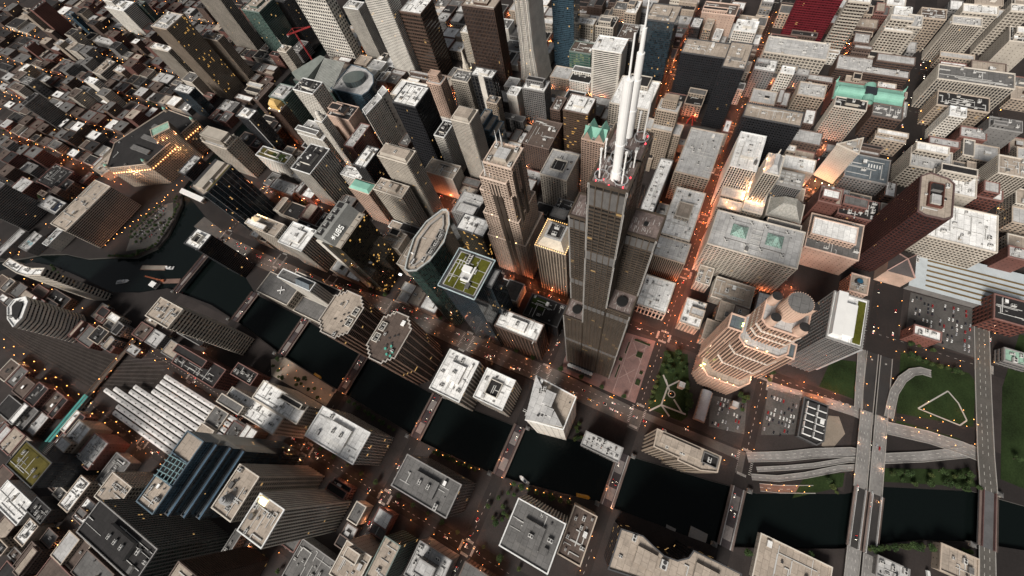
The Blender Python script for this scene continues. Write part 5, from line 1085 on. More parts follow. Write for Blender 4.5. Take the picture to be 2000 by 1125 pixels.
# library with green roof
root, org = special('library_building', 'wide brick library with green copper vaulted roof', rect(604, -340, 655, -230), 36, 'g', 'R', 'N', 5, 6, 'e')
g = MB(); gable(g, 606, -338, 653, -232, 36.4, 3, 'y'); gable(g, 620, -337, 640, -233, 37, 7, 'y'); g.build('pitched_roof', [COPPER, COPPER], root, org)
g = MB()
for k in range(8):
    a0, a1 = math.pi * k / 8, math.pi * (k + 1) / 8; f = lambda a: (-285 - 9 * math.cos(a), 38 + 8 * math.sin(a)); (ya, za), (yb, zb) = f(a0), f(a1); g.face([(606, ya, za), (606, yb, zb), (653, yb, zb), (653, ya, za)][::-1])
g.build('barrel_vault', COPPER, root, org)
g = MB()
for k in range(8):
    a0, a1 = math.pi * k / 8, math.pi * (k + 1) / 8; f = lambda a: (630 - 9 * math.cos(a), 38 + 7.6 * math.sin(a)); (xa, za), (xb, zb) = f(a0), f(a1); g.face([(xa, -334, za), (xb, -334, zb), (xb, -236, zb), (xa, -236, za)][::-1])
g.build('long_vault', COPPER, root, org)
g = MB(); g.box(621, -294, 44.5, 639, -276, 47); g.build('glass_lantern', surf('dark_glass_roof', (.03, .035, .04), .1, .5), root, org)
for p in rect(606, -338, 653, -232): g = MB(); g.cyl(*p, 37, 44, 2.6, .4, 6); g.bar((p[0] - 2, p[1], 42), (p[0] + 2, p[1], 46), .6); g.build('acroterion', COPPER, root, org)
# white topped gridded slab with fins
root, org = special('office_tower', 'dark gridded slab with white roof plant and roof lawn strip', rect(88, -291, 154, -254), 118, 'g', 'G', 'K', 4, 3.6, 'w', wu=.8, wv=.62)
g = MB(); g.box(92, -266, 118, 152, -256, 127); g.box(96, -279, 118, 140, -266, 124); g.build('penthouse', WHITE, root, org); g = MB(); g.box(92, -289, 118, 150, -281, 119); g.build('planting', sd_, root, org)
g = MB()
for k in range(17): g.box(90 + k * 3.8, -296, 12, 91.2 + k * 3.8, -291.4, 112)
g.build('fin', surf('fin_grey', (.30, .30, .30), .6), root, org)
# electrical substation
root, org = special('electrical_substation', 'walled substation of dark boxes with pale L shaped walls', [(-10, -289), (-12, -312), (-4, -319), (46, -317), (46, -288)], 9, 'n', 'D', 'D', 5, 5, 'd')
for a in range(5):
    for b in range(2):
        g = MB(); x = -4 + a * 9.6; y = -316 + b * 13; g.box(x, y, 9, x + 7, y + 10, 12, 1); g.box(x - .7, y, 9, x, y + 10.6, 13); g.box(x, y + 10, 9, x + 7, y + 10.6, 13); g.build('transformer_bay', [WHITE, DARK], root, org)
# curved-back and notched riverside blocks at the bottom
root, org = special('office_building', 'tan roofed riverside block with scooped curved side at bottom', [(-212, -106), (-208, -130), (-212, -142), (-216, -156), (-214, -170), (-206, -180), (-197, -183), (-196, -232), (-208, -232), (-243, -165), (-255, -106)], 84, 'c', 'K', 'K', 3, 4, 't', wu=.8)
penthouse(root, org, -236, -150, -219, -128, 84, 4, 'B', 't'); on_roof(root, org, 'cooling_unit', -224, -158, 84, 0, (1.6, 1.8, 1.5)); on_roof(root, org, 'cooling_unit', -214, -122, 84, 0, (1.2, 1.2, 1)); penthouse(root, org, -222, -212, -206, -188, 84, 4, 'B', 't')
root, org = special('office_tower', 'tan ribbed tower with stepped roof beside the avenue and river', [(-113, -111), (-113, -140), (-116, -140), (-116, -166), (-110, -183), (-92, -183), (-92, -109)], 96, 'p', 'T', 'N', 5, 4, 't')
penthouse(root, org, -106, -160, -95, -116, 96, 4, 'B', 't'); penthouse(root, org, -107, -181, -94, -164, 96, 3, 'G', 'd', True)
on_roof(root, org, 'cooling_unit', -101, -172, 96, 0, (1, 1, 1))
# brown roofed depot beside them is listed above; rail sheds and station
root = thing('train_shed', 'white train shed of long parallel canopies beside office slabs', 'train shed', (-400, 610, 0)); org = (-400, 610, 0); FOOT.append((-443, 575, -346, 735))
for k in range(10):
    x = -441 + k * 9.9; y1 = (734, 737, 787, 770, 735, 734, 692, 691, 690, 690)[k]; y0 = 572 - k * 12.5
    g = MB(); g.face([(x, y0, 8), (x + 3.6, y0, 8.9), (x + 3.6, y1, 8.9), (x, y1, 8)][::1]); g.face([(x + 3.6, y0, 8.9), (x + 7.4, y0, 8), (x + 7.4, y1, 8), (x + 3.6, y1, 8.9)])
    g.box(x, y0, 7.6, x + 7.4, y1, 7.9); 
    for t in range(int((y1 - y0) / 16)): g.box(x + 3, y0 + 8 + t * 16, 8.8, x + 4.2, y0 + 10 + t * 16, 9.5, 1); g.box(x + 3.2, y0 + 2 + t * 16, 0, x + 3.8, y0 + 2.6 + t * 16, 7.6, 1)
    g.build('canopy', [surf('canopy_white', (.62, .60, .58), .6, .3, .2, .1, .6, .3), DARK], root, org)
root = thing('train_station', 'low white station roof with long brown striped skylights', 'train station', (300, -455, 0)); org = (300, -455, 0); FOOT.append((268, -560, 342, -391))
g = MB(); g.prism(rect(271, -540, 340, -391), 0, 13); g.build('wall', surf('wall_stone', COL['G']), root, org)
g = MB(); g.prism(rect(270, -541, 341, -390), 13, 13.6); g.build('roof', surf('pale_roof_panel', (.46, .50, .52), .6, .3, .12, .08, .6, .2), root, org)
for k in range(6): g = MB(); g.box(276 + k * 9, -540, 13.6, 278.4 + k * 9, -410, 14.3); g.build('skylight', surf('brown_skylight', (.16, .11, .05), .4), root, org)
for x, y in ((324, -397), (332, -399), (316, -396)): on_roof(root, org, 'cooling_unit', x, y, 13.6)
TEAL = surf('teal_paint', (.05, .26, .24), .6, .3, .2, .1, .5)
root = thing('elevated_station', 'long teal station canopy over the elevated tracks', 'station', (-485, 812, 0)); org = (-485, 812, 0)
for y in (806, 813): g = MB(); g.face([(-530, y, 10), (-440, y, 10), (-440, y + 2.5, 11), (-530, y + 2.5, 11)]); g.face([(-530, y + 2.5, 11), (-440, y + 2.5, 11), (-440, y + 5, 10), (-530, y + 5, 10)]); g.box(-530, y, 9.7, -440, y + 5, 9.95); g.build('canopy', TEAL, root, org)
g = MB(); g.box(-530, 804, 4.6, -440, 820, 5.6)
for k in range(8): g.box(-528 + k * 12, 805, 0, -527 + k * 12, 806, 4.6); g.box(-528 + k * 12, 818, 0, -527 + k * 12, 819, 4.6)
g.build('platform', DARK, root, org); FOOT.append((-530, 804, -440, 820))
root = thing('elevated_railway', 'brown elevated rail viaduct crossing the track yard', 'viaduct', (-385, 815, 0)); org = (-385, 815, 0)
g = MB(); g.box(-440, 809, 4.6, -326, 821, 5.4, 0)
for y in (810.5, 812, 817, 818.5): g.box(-440, y, 5.4, -326, y + .25, 5.7, 1)
for y in (809, 820.4): g.box(-440, y, 5.4, -326, y + .6, 6.6, 2)
for k in range(9): g.box(-438 + k * 13, 810, 0, -437 + k * 13, 811, 4.6, 1); g.box(-438 + k * 13, 819, 0, -437 + k * 13, 820, 4.6, 1)
g.build('deck', [surf('track_bed', (.10, .075, .06), .9), DARK, surf('rust_girder', (.20, .13, .09), .7)], root, org)
tk = MB(); TR = [(-428, 1173), (-425, 1065), (-412, 932), (-401, 826), (-374, 764), (-351, 709)]
for k in range(9):
    for i in range(len(TR) - 1):
        s0 = (k - 4) * (3 + i * 1.2); s1 = (k - 4) * (3 + (i + 1) * 1.2)
        for g_ in (-.75, .75): tk.bar((TR[i][0] + s0 + g_, TR[i][1], .32), (TR[i + 1][0] + s1 + g_, TR[i + 1][1], .32), .22)
struct('railway_tracks', tk, surf('rail_steel', (.13, .11, .10), .5, .5))
tb = MB(); tb.prism(ccw([(-446, 1173), (-444, 1065), (-436, 932), (-432, 826), (-420, 745), (-440, 738), (-348, 692), (-346, 720), (-370, 850), (-388, 935), (-408, 1065), (-412, 1173)]), -.1, .2); struct('railway_bed', tb, surf('ballast', (.034, .028, .025), .95, .1, .35, .08, .6))
for x, y, L, c in ((-372, 752, 50, 'R'), (-364, 742, 46, 'G')):
    pass
# canal-side slabs of the bottom corner are in the list; planted lantern sign cube
root = thing('illuminated_sign', 'small white lit sign panel above roof by lens tower', 'sign', (-17, 352, 48)); org = (-17, 352, 48)
g = MB(); g.box(-19, 349, 48, -15, 355, 48.8); g.box(-18, 349.5, 45, -17.5, 350, 48, 1); g.box(-18, 354, 45, -17.5, 354.5, 48, 1)
g.build('panel', [surf('lit_panel', (.9, .9, .9), emit=(1, .98, .94), es=1.1), DARK], root, org)
root, org = special('office_tower', 'black glass tower with white square roof beside double deck bridge', rect(-130, 690, -96, 730), 110, 'c', 'K', 'K', 3, 4, 'w', 'k')
# ---- construction site with crane, red sculpture
root, org = special('office_tower', 'unfinished concrete frame with open floors below the red crane', rect(455, 1000, 500, 1030), 30, 'b', 'G', 'D', 5, 4, 'g')
root = thing('tower_crane', 'red lattice tower crane at the unfinished frame', 'crane', (470, 985, 0)); org = (470, 985, 0)
RED = surf('crane_red', (.42, .05, .05), .5, .4)
def lattice(mb, a, b, w, n, m=0):
    a, b = Vector(a), Vector(b); d = (b - a).normalized(); up = Vector((0, 0, 1)) if abs(d.z) < .9 else Vector((1, 0, 0)); x = d.cross(up).normalized() * w / 2; y = x.cross(d).normalized() * w / 2
    cs = [x + y, y - x, -x - y, x - y]
    for c in cs: mb.bar(a + c, b + c, .5, m)
    for k in range(n):
        p, q = a + (b - a) * k / n, a + (b - a) * (k + 1) / n
        for i in range(4): mb.bar(p + cs[i], q + cs[(i + 1) % 4], .35, m)
mb = MB(); lattice(mb, (470, 985, 0), (470, 985, 78), 2.6, 20); mb.build('mast', RED, root, org)
mb = MB(); lattice(mb, (455, 1000, 78), (500, 955, 78), 2, 18); mb.bar((470, 985, 78), (470, 985, 88), 1.4); mb.bar((470, 985, 88), (496, 959, 79), .4); mb.bar((470, 985, 88), (456, 999, 79), .4); mb.build('jib', RED, root, org)
mb = MB(); mb.box(455, 997, 73, 460, 1002, 77); mb.build('counterweight', CONC, root, org)
mb = MB()
for a, b in (((512, -14), (519, -8)), ((526, -16), (519, -8)), ((514, -2), (519, -8))):
    for k in range(6): t0, t1 = k / 6, (k + 1) / 6; f = lambda t: (a[0] + (b[0] - a[0]) * t, a[1] + (b[1] - a[1]) * t, 16 * math.sin(t * 1.57)); mb.bar(f(t0), f(t1), 1.6)
o = mb.build('sculpture', surf('red_paint', (.5, .03, .03), .5), None, (519, -8, .2)); tag(o, 'red abstract steel arch sculpture in a dark plaza', 'sculpture')
sheet('federal_plaza', [rect(470, -60, 514, 50)], surf('dark_granite', (.10, .095, .09), .7), .26)
# ------------------------------------------------------------------ bridges
RUST = surf('bridge_maroon', (.115, .06, .055), .6, .4, .25, .1, .6); GRAT = surf('steel_grating', (.20, .175, .165), .7, .4, .25, .3, 1); DECK = surf('bridge_deck', (.045, .036, .038), .8, .3, .3, .08, .6)
def bridge(label, x0, x1, y, w=19, z=.5, house=True, pale=None, rail=RUST):
    org = ((x0 + x1) / 2, y, z); root = thing('bascule_bridge', label, 'bridge', org, 0, 'bridges over the dark river')
    L = x1 - x0
    g = MB(); g.box(x0, y - w / 2, z - 1.4, x1, y + w / 2, z); g.build('deck', pale or DECK, root, org)
    if not pale:
        for t0, t1 in ((.12, .34), (.62, .86)):
            g = MB(); g.box(x0 + L * t0, y - w * .26, z, x0 + L * t1, y + w * .26, z + .06); g.build('grating', GRAT, root, org)
    for s in (-1, 1):
        g = MB(); yy = y + s * w * .32
        n = int(L / 5)
        g.bar((x0, yy, z + 2.2), (x1, yy, z + 2.2), .7); g.bar((x0, yy, z + .4), (x1, yy, z + .4), .7)
        for k in range(n): g.bar((x0 + L * k / n, yy, z + .4), (x0 + L * (k + .5) / n, yy, z + 2.2), .35); g.bar((x0 + L * (k + .5) / n, yy, z + 2.2), (x0 + L * (k + 1) / n, yy, z + .4), .35)
        g.build('truss', rail, root, org)
        g = MB(); y0_, y1_ = sorted((y + s * w / 2, y + s * w * .35)); g.box(x0, y0_, z, x1, y1_, z + .2); g.bar((x0, y + s * w / 2, z + 1.2), (x1, y + s * w / 2, z + 1.2), .25); g.build('footway', surf('footway_boards', (.16, .12, .105), .8), root, org)
    if house:
        for x, s in ((x0 - 2, 1), (x1 + 2, -1)):
            g = MB(); yy = y + s * (w / 2 + 3); g.box(x - 2.6, yy - 2.6, -4.5, x + 2.6, yy + 2.6, 4.5); g.prism(rect(x - 3.1, yy - 3.1, x + 3.1, yy + 3.1), 4.5, 6.2, 1, poly2=rect(x - .8, yy - .8, x + .8, yy + .8)); g.build('bridge_house', [surf('wall_stone', COL['B']), roofm('g')], root, org)
PALE = surf('pale_deck', (.10, .098, .10), .8, .3, .2, .08, .5)
WR = surf('white_rail', (.42, .41, .40), .6, .3)
for y, lab, kw in ((-238, 'long dark bridge with pale rails, next left of the expressway', dict(rail=WR)), (-90, 'dark bridge with pale rails right of the yellow water taxi', dict(rail=WR)), (62, 'maroon bridge between twin plant roofed block and white triangle tower', {}),
                   (204, 'maroon bridge beside white gridded roof tower', {}), (360, 'maroon bridge between the plain tan and dark serrated towers', {}), (507, 'maroon bridge by the sandy riverside plaza', {}), (645, 'narrow maroon bridge behind the striped river slab', {})):
    bridge(lab, interp(BW, y) - 1, interp(BE, y) + 1, y, **kw)
bridge('double deck rail bridge nearest the river bend', interp(BW, 811) - 1, interp(BE, 811) + 1, 811, 16, 6)
bridge('wide dark drawbridge carrying the expressway over the river, north half', -113, -42, -369, 15, 5.1, False, DKROAD, WR)
bridge('wide dark drawbridge carrying the expressway over the river, south half', -113, -42, -386, 15, 5.1, False, DKROAD, WR)
bridge('pale road bridge at the right edge beyond the expressway', -50, 16, -497, 18, 5.05, True, PALE)

# ------------------------------------------------------------------ sight lines
vs, fs = [], []
def occ(p, h):
    n = len(p); i = len(vs); vs.extend([(*q, 0) for q in p] + [(*q, h) for q in p])
    for k in range(n): fs.append((i + k, i + (k + 1) % n, i + n + (k + 1) % n, i + n + k))
    for t in tessellate_polygon([[Vector((*q, 0)) for q in p]]): fs.append(tuple(i + n + a for a in t))
for p, h in OCC: occ(p, h)
TREE = BVHTree.FromPolygons(vs, fs)
def seen(p):
    if not inframe(p): return False
    p = Vector(p); d = CAMLOC - p; return TREE.ray_cast(p, d.normalized(), d.length)[0] is None
def inpoly(x, y, p):
    c = False; n = len(p)
    for i in range(n):
        a, b = p[i], p[i - 1]
        if (a[1] > y) != (b[1] > y) and x < (b[0] - a[0]) * (y - a[1]) / (b[1] - a[1]) + a[0]: c = not c
    return c
RIVER = BE + list(reversed(NB)); WATER = [p for p in BE] + [p for p in BW]
KEEP = [[(-60, -160), (60, -160), (60, 45), (-60, 45)], [(-130, -560), (290, -560), (290, -230), (-130, -230)], [(-60, -300), (60, -300), (60, -160), (-60, -160)], [(-446, 1190), (-446, 735), (-345, 690), (-344, 720), (-372, 850), (-384, 930), (-330, 945), (-335, 1010), (-385, 1010), (-404, 1190)],
        [(-312, 1320), (-312, 1000), (-285, 900), (-100, 900), (-20, 1040), (-200, 1090), (-230, 1200)], [(-270, 60), (-230, 60), (-215, 620), (-270, 530)], [(462, -70), (520, -70), (520, 60), (462, 60)], [(455, 930), (560, 930), (560, 1045), (455, 1045)], [(-52, 60), (40, 60), (40, 140), (-52, 140)]]
FREE_LOTS = [(-445, 846, -20, 40)]
BLOCKS += [(-366, 735, -330, 806, 'west'), (-318, 655, -262, 725, 'west'), (-316, 735, -258, 805, 'west'), (-360, 828, -300, 890, 'west'), (-372, 1020, -318, 1130, 'west'), (-328, 895, -296, 945, 'west')]
rg = random.Random(11)
lots = []
def blocked(x0, y0, x1, y1, m=2):
    for a, b, c, d in FOOT:
        if x0 < c + m and x1 > a - m and y0 < d + m and y1 > b - m: return True
    cx, cy = (x0 + x1) / 2, (y0 + y1) / 2
    return any(inpoly(x, y, k) for k in KEEP for x, y in ((cx, cy), (x0, y0), (x1, y1), (x0, y1), (x1, y0)))
for b in BLOCKS:
    x0, y0, x1, y1, kind = b
    if not any(inframe(p, 60) for p in ((x0, y0, 5), (x1, y1, 5), (x0, y1, 5), (x1, y0, 5), ((x0 + x1) / 2, (y0 + y1) / 2, 5))): continue
    w, d = x1 - x0, y1 - y0; far = (y0 > 1900) or x0 > 900
    nx = max(1, round(w / (40 if far else 34))); xs = [x0 + w * k / nx for k in range(nx + 1)]
    for k in range(nx):
        ny = max(1, round(d / rg.choice((30, 38, 50) if not far else (40, 55)))); cuts = [0] + sorted((j + rg.uniform(-.2, .2)) / ny for j in range(1, ny)) + [1]
        for j in range(ny):
            if rg.random() < .05: continue
            a0, b0, a1, b1 = xs[k] + 1, y0 + d * cuts[j] + .8, xs[k + 1] - 1, y0 + d * cuts[j + 1] - .8
            if kind != 'loop' and rg.random() < .35: a1 -= rg.uniform(3, 10)
            if blocked(a0, b0, a1, b1):
                for q in ((a0, b0, (a0 + a1) / 2 - .5, b1), ((a0 + a1) / 2 + .5, b0, a1, b1), (a0, b0, a1, (b0 + b1) / 2 - .5), (a0, (b0 + b1) / 2 + .5, a1, b1)):
                    if not blocked(*q) and q[2] - q[0] > 9 and q[3] - q[1] > 9: lots.append((*q, kind)); break
                continue
            lots.append((a0, b0, a1, b1, kind))
cand = []
for a0, b0, a1, b1, kind in lots:
    h = rg.uniform(14, 36) if kind == 'loop' else rg.uniform(7, 20) if rg.random() < .83 else rg.uniform(24, 50)
    if kind == 'west': h = rg.uniform(9, 24)
    cand.append((a0, b0, a1, b1, h, kind))
for c in cand: occ(rect(*c[:4]), c[4])
TREE = BVHTree.FromPolygons(vs, fs)
fill = []
for c in cand:
    a0, b0, a1, b1, h, kind = c; n = 0
    for i in range(4):
        for j in range(4):
            if seen((a0 + (a1 - a0) * (i + .5) / 4, b0 + (b1 - b0) * (j + .5) / 4, h + 1.6)): n += 1
    if n >= 3: fill.append(c)
fill.sort(key=lambda c: (Vector(((c[0] + c[2]) / 2, (c[1] + c[3]) / 2, c[4])) - CAMLOC).length)
ANC = [('gold lit glass tower', 300, 1150, 187), ('floodlit market block', 50, 1110, 64), ('white balcony slab', 440, 1700, 80), ('dark gridded slab', 43, 1590, 85), ('tan ribbed riverside block', -145, 1118, 70), ('curved river slab', -295, 1005, 118), ('ribbed eight sided tower', -362, 970, 97),
       ('green roofed library', 630, -285, 42), ('deep red tower', 817, -155, 90), ('arcaded tan block', 687, -424, 58), ('dark red granite tower', 318, -335, 142), ('white flared tower', 555, 352, 188), ('round glass building', 362, 708, 80), ('twin pyramid block', 226, -160, 84), ('white train shed', -400, 610, 9),
       ('dark planted roof tower', -524, 716, 78), ('blue stepped tower', -382, 392, 175), ('black roofed green tower', -500, 455, 115), ('white lettered slab', 280, 570, 118), ('black federal towers', 590, 0, 115), ('church spire', 430, 443, 110), ('floodlit stone tower', 322, -145, 120), ('maroon windowless block', 239, 1996, 45),
       ('rough concrete block', 111, 1794, 50), ('white edged slab', 168, 1516, 62), ('blue glass slab', 375, 1905, 70), ('slim tan slab', 268, 1840, 55), ('red brown brick slab', 354, 2005, 95), ('gridded hotel', 800, -304, 58), ('striped river slab', -240, 600, 150), ('lens roofed tower', -5, 236, 205),
       ('tallest black tower', 0, 0, 300), ('beige lattice tower', 100, 170, 270), ('white ribbed black tower', 115, 621, 106), ('green glass tower', 247, 807, 112), ('teal station canopy', -485, 812, 10), ('low tan office', 249, 1638, 22), ('white masts', -10, 0, 480), ('red brick car park building', 191, -410, 26), ('long station roof', 300, -455, 13),
       ('grey hall by the river', -286, 1324, 15), ('striped left edge slab', -211, 1352, 90), ('spiral roofed tan tower', -375, 325, 140), ('black white roofed tower', 265, 449, 168), ('dark brown ribbed tower', 531, 443, 172)]
ANC = [(n, proj((x, y, h))) for n, x, y, h in ANC]
ORD = ['nearest', 'second', 'third', 'fourth', 'fifth', 'sixth', 'seventh', 'eighth', 'ninth', 'tenth', 'eleventh', 'twelfth'] 
WN = dict(W='white', T='tan', B='beige', G='grey', R='red brick', N='brown', P='pinkish', D='dark'); RN = dict(w='white', l='pale grey', t='tan', g='grey', d='black', b='brown')
pend = []; NFILL = 300; far_mb = []
for idx, (a0, b0, a1, b1, h, kind) in enumerate(fill):
    r = random.Random(idx * 7 + 3)
    wc = r.choice('RRNNNTBGRG' if kind != 'loop' else 'TTBGNNWR'); rf = r.choice('wlgtdbgbdggdb' if kind != 'loop' else 'wlgtdl')
    mode = 'w' if r.random() < .75 else 'n'
    q = rect(a0, b0, a1, b1)
    if idx >= NFILL: far_mb.append((q, h, wc, rf)); continue
    org = ((a0 + a1) / 2, (b0 + b1) / 2, 0)
    hn = 'low' if h < 15 else 'mid height' if h < 26 else 'tall'
    nm = {'R': 'brick_building', 'N': 'loft_building', 'T': 'commercial_building', 'B': 'commercial_building', 'G': 'concrete_building', 'W': 'flat_roofed_building', 'P': 'commercial_building', 'D': 'commercial_building'}[wc]
    root = thing(nm, None, nm.replace('_', ' '), org)
    block(root, org, q, 0, h, mode, wc, 'D', r.choice((3, 4, 5)), r.choice((3.6, 4, 4.5)), rf, par=1.1)
    if r.random() < .32 and min(a1 - a0, b1 - b0) > 13:
        f = r.uniform(.4, .65); hh = h + r.uniform(3.5, 9); q2 = r.choice((rect(a0, b0, a0 + (a1 - a0) * f, b1), rect(a0, b0, a1, b0 + (b1 - b0) * f), rect(a0 + (a1 - a0) * (1 - f), b0, a1, b1), rect(a0, b0 + (b1 - b0) * (1 - f), a1, b1)))
        block(root, org, q2, h, hh, mode, wc, 'D', 4, 4, r.choice('wlgdt'), 'upper_stage', 'upper_roof', par=.9)
    if min(a1 - a0, b1 - b0) > 16 and r.random() < .45:
        x, y = a0 + (a1 - a0) * r.uniform(.2, .5), b0 + (b1 - b0) * r.uniform(.2, .5); penthouse(root, org, x, y, x + r.uniform(4, 9), y + r.uniform(4, 9), h, r.uniform(2.5, 4), r.choice('WGBN'), r.choice('lgdw')); ex = ' with hut'
    else: ex = ''
    for k in range(r.choice((1, 2, 3, 4)) if idx < 200 else r.choice((0, 1, 2))):
        on_roof(root, org, r.choice(('cooling_unit', 'vent', 'cooling_unit', 'duct' if min(a1 - a0, b1 - b0) > 20 else 'vent')), r.uniform(a0 + 4, a1 - 4) if a1 - a0 > 9 else org[0], r.uniform(b0 + 4, b1 - 4) if b1 - b0 > 9 else org[1], h, r.choice((0, 1.57)), (r.uniform(.5, 1.1),) * 3)
    p = proj((*org[:2], h)); best = min(ANC, key=lambda a: math.dist(a[1], p)); dx, dy = p[0] - best[1][0], p[1] - best[1][1]
    dr = ('right' if dx > 0 else 'left') if abs(dx) > abs(dy) else ('below' if dy > 0 else 'above')
    pend.append((math.dist(best[1], p), (hn, WN[wc], RN[rf], dr, best[0]), root))
cnt = {}
for d, k, root in sorted(pend, key=lambda t: t[0]):
    n = cnt[k] = cnt.get(k, 0) + 1; hn, wc, rf, dr, an = k
    rel = ('%s of the %s' % (dr, an)) if dr in ('left', 'right') else '%s the %s' % (dr, an)
    root['label'] = ('%s %s building, %s roof, %s' % (hn, wc, rf, rel)) if n == 1 and sum(1 for t in pend if t[1] == k) == 1 else '%s %s building, %s roof, %s %s' % (hn, wc, rf, ORD[min(n - 1, 11)], rel)
if far_mb:
    mb = MB(); keys = sorted({(a[2], a[3]) for a in far_mb}); ms = []
    for wc, rf in keys: ms += [windows(COL[wc], GLS['D'], 4, 4, .5, .5, .02), roofm(rf)]
    for q, h, wc, rf in far_mb:
        k = keys.index((wc, rf)) * 2; r = random.Random(int(q[0][0] * 10)); mb.prism(q, 0, h, k, k + 1); parapet(mb, q, h, 1, .6, k)
        x, y = q[0][0] + (q[1][0] - q[0][0]) * r.uniform(.2, .6), q[0][1] + (q[2][1] - q[0][1]) * r.uniform(.2, .6)
        mb.box(x, y, h, x + r.uniform(2, 7), y + r.uniform(2, 7), h + r.uniform(1.5, 4), k, k + 1)
    tag(mb.build('distant_rooftops', ms), 'distant mass of small low rooftops filling the far left blocks', 'rooftops', None, 'stuff')
print('infill', len(fill), 'individual', min(NFILL, len(fill)))
vs, fs = [], []
for p, h in OCC: occ(p, h)
for q, h, _, _ in far_mb: occ(q, h)
TREE = BVHTree.FromPolygons(vs, fs)
BOX = [bbox(p) for p, h in OCC] + [bbox(q) for q, *_ in far_mb]
GRID = {}
for b in BOX:
    for i in range(int(b[0] // 50), int(b[2] // 50) + 1):
        for j in range(int(b[1] // 50), int(b[3] // 50) + 1): GRID.setdefault((i, j), []).append(b)
def built(x, y, m=1): return any(a - m < x < c + m and b - m < y < d + m for a, b, c, d in GRID.get((int(x // 50), int(y // 50)), ()))
LANDS = [BE + [(60, -FAR), (FAR, -FAR), (FAR, 955)], BW + [(-FAR, 1750), (-FAR, -FAR), (-10, -FAR)], NB + [(FAR, 1010), (FAR, FAR), (-FAR, FAR), (-FAR, 1790)]]
def wet(x, y): return not any(inpoly(x, y, q) for q in LANDS)

# ------------------------------------------------------------------ street lamps
ps = MB(); ps.cyl(0, 0, 0, 7.6, .16, .1, 6); ps.bar((0, 0, 7.4), (1.6, 0, 7.8), .14); POST = ps.build('street_lamp', DARK); 
hd = MB()
for a, b, c, d in ((7.4, 7.55, .15, .34), (7.55, 7.8, .34, .34), (7.8, 8.0, .34, .12)): hd.cyl(1.6, 0, a, b, c, d, 8)
HEAD = hd.build('lamp_head', surf('sodium_lamp', (1, .55, .2), emit=(1, .40, .09), es=7)); pmesh, hmesh = POST.data, HEAD.data
bpy.data.objects.remove(POST); bpy.data.objects.remove(HEAD)
pl = bpy.data.lights.new('lamp_light', 'POINT'); pl.energy = 14000; pl.color = (1, .25, .10); pl.shadow_soft_size = .25
pl2 = bpy.data.lights.new('lamp_light', 'POINT'); pl2.energy = 1900; pl2.color = (1, .42, .22); pl2.shadow_soft_size = .25
pl3 = bpy.data.lights.new('lamp_light', 'POINT'); pl3.energy = 600; pl3.color = (1, .55, .35); pl3.shadow_soft_size = .25
pl4 = bpy.data.lights.new('lamp_light', 'POINT'); pl4.energy = 8000; pl4.color = (1, .27, .11); pl4.shadow_soft_size = .25
def lamp_kind(x, y, g): return pl3 if ('ramps' in g or 'walk' in g or y < -340) else pl4 if ('avenue of' in g or 'cross' in g) else pl if (x > 95 and 'climb' in g) else pl2
LP = []
def row(x0, y0, x1, y1, off, step, grp):
    a, b = Vector((x0, y0)), Vector((x1, y1)); L = (b - a).length; d = (b - a) / L; n = Vector((-d.y, d.x))
    step *= 1.5
    for k in range(int(L / step)):
        for s in (-1, 1):
            p = a + d * (k * step + (step / 2 if s > 0 else 0)) + n * off * s
            if built(p.x, p.y, .3) or not seen((p.x, p.y, 8)): continue
            LP.append((p.x, p.y, math.atan2(-n.y * s, -n.x * s), grp))
row(-68, -230, -70, 204, 13, 24, 'riverside avenue'); row(-70, 204, -66, 361, 13, 24, 'riverside avenue'); row(-66, 361, -84, 487, 13, 24, 'riverside avenue'); row(-84, 487, -82, 790, 13, 22, 'riverside avenue'); row(-82, 790, -62, 905, 13, 22, 'riverside avenue')
for y in YS[1:]:
    if y == -492: row(190, y, 900, y, 7, 30, 'lower cross streets'); continue
    row(-50, y, 945, y, 7 if y != -373 else 16, 25 if y != -373 else 28, 'streets climbing between the towers')
    if y > -373: row(-640, y, interp(BW, y) - 3, y, 7, 28, 'streets west of the river')
    if -100 < y < 400: row(interp(BW, y), y, interp(BE, y), y, 8.6, 26, 'bridges')
for x in XE: row(x, -480, x, 930, 7, 26, 'cross streets between the towers')
for x in XW: row(x, -260, x, 1240, 7, 26, 'streets west of the river')
for x in XN: row(x, 1290, x, 2700, 7, 30 if x != 300 else 18, 'far left streets' if x != -50 else 'lit avenue of the far left')
row(-50, 1180, -50, 1290, 7, 18, 'lit avenue of the far left')
for y in YN: row(-300, y, 900, y, 7, 38, 'far left streets')
row(-50, 1034, 150, 1034, 3, 20, 'market block quay'); row(interp(BW, 40) - 5, 40, interp(BW, -80) - 5, -76, 2, 16, 'river walk'); row(-250, 372, -238, 500, 8, 14, 'river walk'); row(-236, 90, -244, 200, 3, 16, 'river walk')
row(-44, 1034, -215, 1085, 5, 14, 'river point road'); row(-90, -266, -66, -322, 5, 10, 'ramps and lawns')
for a, b in (((166, -397), (166, -476)), ((92, -483), (74, -400)), ((91, -423), (130, -454)), ((98, -476), (130, -454)), ((49, -246), (55, -350)), ((43, -240), (150, -240)), ((-52, -100), (0, -146)), ((62, -392), (66, -480))): row(*a, *b, 4, 17, 'ramps and lawns')
LP.sort(key=lambda l: (Vector((l[0], l[1], 8)) - CAMLOC).length)
for x, y, rz, g in LP[:300]:
    o = link('street_lamp', pmesh, None, (x, y, .05), rz); tag(o, 'orange glowing street lamp along the ' + g, 'street lamp', 'street lamps along the ' + g); link('lamp_head', hmesh, o); link('lamp_light', lamp_kind(x, y, g), o, (1.6, 0, 6.9))
mb = MB(); k_ = [(v.co.copy()) for v in hmesh.vertices]
